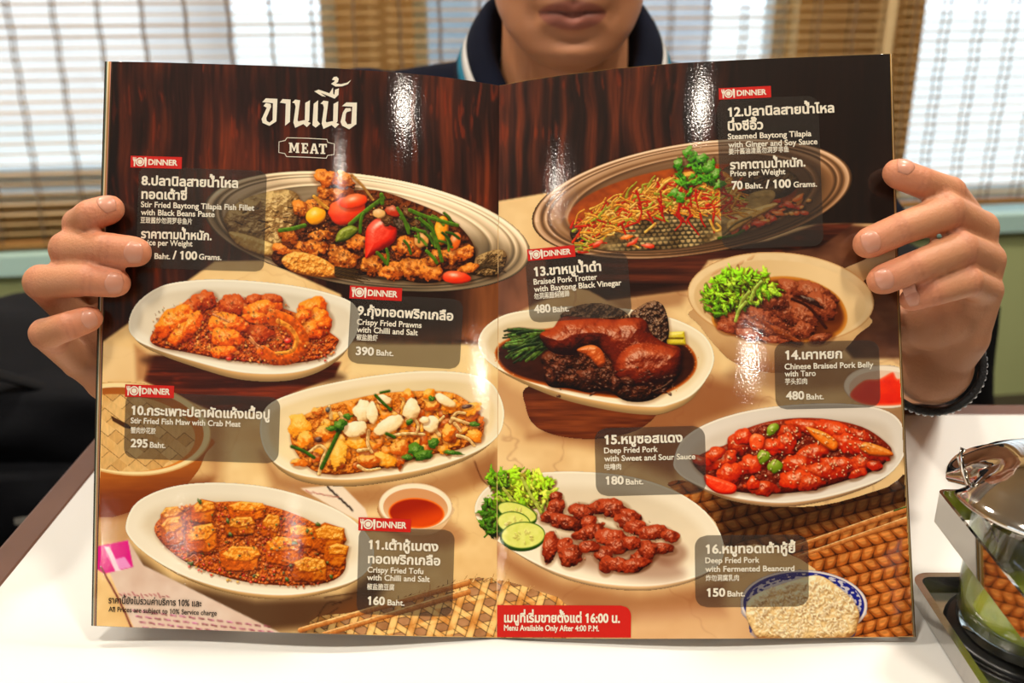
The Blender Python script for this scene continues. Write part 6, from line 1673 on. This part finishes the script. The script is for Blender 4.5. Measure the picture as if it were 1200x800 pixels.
CAPT = [
 (0, (161, 197.5, 311, 316, 10), (153, 183.2, 213, 197), [('8.ปลานิลสายน้ำไหล', 165.6, 279, 216.3, N), ('ทอดเต้าซี่', 165.6, 219, 232.4, N), ('Stir Fried Baytong Tilapia Fish Fillet', 165, 298, 242.4, E_), ('with Black Beans Paste', 165, 251.5, 251.6, E_), ('豆豉酱炒勿洞罗非鱼片', 164.5, 225, 260.6, Z_),
   ('ราคาตามน้ำหนัก.', 165, 248, 278.6, N * .94), ('Price per Weight', 165, 225.5, 286.8, E_), ('70', 164, 177.5, 302.6, W_), ('Baht.', 181, 199.5, 303.0, E_), ('/ 100', 202, 231, 303.2, W_), ('Grams.', 233, 259.5, 303.8, E_)]),
 (0, (409, 347, 541, 429, 12), (409.7, 336, 471, 351), [('9.กุ้งทอดพริกเกลือ', 418.7, 531, 368.6, N), ('Crispy Fried Prawns', 418, 494, 380.0, E_), ('with Chilli and Salt', 418, 489.5, 389.0, E_), ('椒盐脆虾', 417.5, 442.5, 397.8, Z_), ('390', 416.8, 438, 415.4, W_), ('Baht.', 441, 461, 416, E_)]),
 (0, (146, 462, 327.5, 540, 13), (146.5, 451, 204, 465.6), [('10.กระเพาะปลาผัดแห้งเนื้อปู', 153.7, 316, 485.4, N), ('Stir Fried Fish Maw with Crab Meat', 153, 282, 495.6, E_), ('蟹肉炒花胶', 153, 182.5, 506.8, Z_), ('295', 153, 173, 523.4, W_), ('Baht.', 175.5, 194, 524.2, E_)]),
 (0, (419, 619, 531.5, 721, 12), (420, 607, 481.6, 622.4), [('11.เต้าหู้เบตง', 431.4, 513.5, 642.8, N), ('ทอดพริกเกลือ', 431, 516, 659.4, N), ('Crispy Fried Tofu', 430.5, 496, 670.3, E_), ('with Chilli and Salt', 430, 503.5, 679.4, E_), ('椒盐脆豆腐', 430, 462, 690, Z_), ('160', 430.5, 451, 708, W_), ('Baht.', 454, 474, 708.8, E_)]),
 (1, (843, 114, 962, 290, 12), (842.4, 102, 903.6, 115.4), [('12.ปลานิลสายน้ำไหล', 853, 977.7, 136.4, N), ('นึ่งซีอิ๊ว', 853, 894.5, 152.8, N), ('Steamed Baytong Tilapia', 853, 951, 163.2, E_), ('with Ginger and Soy Sauce', 853.5, 958, 172.8, E_), ('姜汁酱油清蒸勿洞罗非鱼', 854, 924.5, 180.4, Z_),
   ('ราคาตามน้ำหนัก.', 855.5, 944, 198, N * .94), ('Price per Weight', 856, 920.5, 206.4, E_), ('70', 857.5, 870.5, 221.8, W_), ('Baht.', 873.5, 894, 221.0, E_), ('/ 100', 897, 927, 220.4, W_), ('Grams.', 930, 957.5, 219.4, E_)]),
 (1, (618, 299, 738, 374, 11), (618, 289.6, 674, 303.2), [('13.ขาหมูน้ำดำ', 626, 704.7, 323.4, N), ('Braised Pork Trotter', 625.5, 700, 333.4, E_), ('with Baytong Black Vinegar', 626, 728.5, 341.9, E_), ('勿洞黑醋焖猪蹄', 626, 667.5, 350.2, Z_), ('480', 626, 645.5, 367, W_), ('Baht.', 648, 667, 365.8, E_)]),
 (1, (908, 399.5, 1031, 478.5, 13), None, [('14.เคาหยก', 920, 987, 421, N), ('Chinese Braised Pork Belly', 919.5, 1023.5, 432.6, E_), ('with Taro', 919.5, 956, 441, E_), ('芋头扣肉', 920, 946, 450, Z_), ('480', 921, 942.5, 468, W_), ('Baht.', 945, 965.5, 468, E_)]),
 (1, (697.5, 500, 827, 580, 14), None, [('15.หมูซอสแดง', 708.3, 800, 520.2, N), ('Deep Fried Pork', 708, 771, 531, E_), ('with Sweet and Sour Sauce', 708, 815, 540.4, E_), ('咕噜肉', 708.5, 728, 550, Z_), ('180', 709.5, 731, 567.5, W_), ('Baht.', 733.5, 754, 567.6, E_)]),
 (1, (814.5, 626.5, 947.5, 711, 14), None, [('16.หมูทอดเต้าหู้ยี้', 826.8, 932.3, 648.2, N), ('Deep Fried Pork', 826.5, 890, 659.6, E_), ('with Fermented Beancurd', 826.5, 931, 669.8, E_), ('炸勿洞腐乳肉', 827, 866, 680, Z_), ('150', 828, 850, 698.6, W_), ('Baht.', 852.5, 873, 698.6, E_)]),
]
for side, pn, tg, lines in CAPT:
    x0, y0, x1, y1, r = pn
    panel('caption_panel', x0, y0, x1, y1, r, M_panel, side, LIFT_PANEL)
    if tg: dinner_tag(*tg, side)
    k = Ink()
    for txt, a, b, bl, sz in lines: k.text(txt, a, b, bl, sz, .034 if sz > 9.5 else (.016 if sz < 9 else .021))
    k.build('caption_lettering', M_cream, side, LIFT_TEXT)
panel('time_banner', 582.6, 709, 739.5, 746.6, 12, M_red, 1, LIFT_PANEL, 'red banner along the foot of the leaf', (0, 1, 0, 0))
k = Ink(); k.text('เมนูที่เริ่มขายตั้งแต่ 16:00 น.', 590.7, 726.5, 728.6, N, .036); k.text('Menu Available Only After 4:00 P.M.', 590.5, 702, 738.4, E_, .026); k.build('banner_lettering', M_cream, 1, LIFT_TEXT)
k = Ink(); k.text('ราคานี้ยังไม่รวมค่าบริการ 10% และ', 127, 236, 706.4, 10.6, .02); k.text('All Prices are subject to 10% Service charge', 127, 254, 716.2, 8.4, .014); k.build('fine_print', M_blackink, 0, LIFT_TEXT)
# title in broad-nib strokes, and the word in its bracketed frame
Zs = lambda q: np.asarray(q, float) / 7.27 + (295, 85)
nn = [[(345, 255), (370, 230), (412, 236), (405, 290), (390, 405), (410, 440), (370, 470), (355, 425), (374, 290), (366, 262)], [(386, 418), (446, 405), (503, 430), (470, 464), (440, 438), (372, 470)], [(456, 258), (496, 236), (490, 408), (470, 428), (452, 410)]]
title = [[(120, 219), (219, 224), (215, 264), (90, 252)], [(181, 224), (219, 224), (210, 416), (150, 454), (150, 428), (178, 404)],
         [(100, 284), (122, 258), (162, 268), (165, 292), (124, 386), (127, 410), (150, 426), (178, 406), (208, 416), (150, 454), (92, 428), (84, 396), (128, 300)],
         [(262, 225), (331, 230), (325, 420), (284, 453), (290, 264), (240, 256)], *nn, [(528, 266), (566, 236), (560, 410), (583, 438), (545, 469), (517, 448)], *[[(x + 241, y + 9) for x, y in p] for p in nn],
         [(806, 254), (896, 256), (891, 440), (832, 480), (848, 440), (857, 290), (768, 286)], [(776, 340), (800, 303), (843, 303), (846, 327), (810, 336), (802, 352), (796, 410), (815, 441), (850, 436), (890, 440), (830, 483), (770, 452), (757, 420)],
         [(533, 160), (570, 145), (662, 176), (692, 128), (694, 182), (704, 188), (710, 146), (743, 134), (739, 190), (706, 222), (586, 172), (634, 206), (600, 202)],
         [(684, 62), (698, 38), (722, 34), (741, 52), (735, 80), (716, 94), (762, 98), (812, 86), (846, 64), (820, 99), (770, 117), (714, 119), (676, 96), (702, 78), (708, 66)]]
k = Ink()
for p in title:
    q = Zs(p); q = q if np.sum(q[:, 0] * np.roll(q[:, 1], -1) - q[:, 1] * np.roll(q[:, 0], -1)) > 0 else q[::-1]
    k.polys([q])
k.build('title_lettering', M_cream, 0, LIFT_TEXT, 'cream Thai title in broad-nib lettering')
k = Ink()
fr = Zs([(300, 552), (470, 556), (642, 566), (650, 592), (706, 606), (703, 700), (648, 708), (636, 732), (470, 724), (295, 718), (280, 692), (228, 682), (230, 588), (282, 576)])
cen = fr.mean(0)
def inset_poly(p, d):
    a = p - np.roll(p, 1, 0); b = np.roll(p, -1, 0) - p
    n = np.stack([-a[:, 1], a[:, 0]], 1) / np.linalg.norm(a, axis=1)[:, None] + np.stack([-b[:, 1], b[:, 0]], 1) / np.linalg.norm(b, axis=1)[:, None]
    return p + n / np.linalg.norm(n, axis=1)[:, None] * d
for i in range(len(fr)):
    inn = inset_poly(fr, .85); j = (i + 1) % len(fr); k.polys([np.array([fr[i], fr[j], inn[j], inn[i]])])
LET = {'M': [[(0, 0), (.30, 0), (.5, .55), (.70, 0), (1, 0), (1, .12), (.93, .12), (.93, .88), (1, .88), (1, 1), (.64, 1), (.64, .88), (.71, .88), (.71, .34), (.54, .84), (.46, .84), (.26, .34), (.26, .88), (.34, .88), (.34, 1), (0, 1), (0, .88), (.08, .88), (.08, .12), (0, .12)]],
       'E': [[(0, 0), (.95, 0), (.95, .30), (.82, .30), (.78, .14), (.45, .14), (.45, .42), (.62, .42), (.64, .33), (.74, .33), (.74, .66), (.64, .66), (.62, .56), (.45, .56), (.45, .86), (.80, .86), (.84, .68), (.97, .68), (.97, 1), (0, 1), (0, .88), (.14, .88), (.14, .12), (0, .12)]],
       'A': [[(.36, 0), (.64, 0), (.93, .88), (1, .88), (1, 1), (.6, 1), (.6, .88), (.68, .88), (.63, .70), (.35, .70), (.30, .88), (.38, .88), (.38, 1), (0, 1), (0, .88), (.07, .88)], [(.40, .56), (.59, .56), (.495, .22)]],
       'T': [[(0, 0), (1, 0), (1, .34), (.87, .34), (.83, .14), (.66, .14), (.66, .88), (.80, .88), (.80, 1), (.20, 1), (.20, .88), (.34, .88), (.34, .14), (.17, .14), (.13, .34), (0, .34)]]}
for ch, x0, x1, y0, y1 in (('M', 316, 406, 596, 682), ('E', 422, 482, 600, 686), ('A', 494, 570, 603, 690), ('T', 572, 640, 606, 692)):
    cons = []
    for p in LET[ch]:
        q = np.asarray(p, float) * (x1 - x0, y1 - y0) + (x0, y0); q[:, 1] += (q[:, 0] - x0) * .03
        cons.append(Zs(q))
    a0 = lambda q: np.sum(q[:, 0] * np.roll(q[:, 1], -1) - q[:, 1] * np.roll(q[:, 0], -1))
    if len(cons) > 1 and a0(cons[0]) * a0(cons[1]) > 0: cons[1] = cons[1][::-1]
    k.polys(cons)
k.build('title_lettering', M_cream, 0, LIFT_TEXT, 'word MEAT inside a thin bracketed frame')
bpy.data.objects.remove(_fo, do_unlink=True)
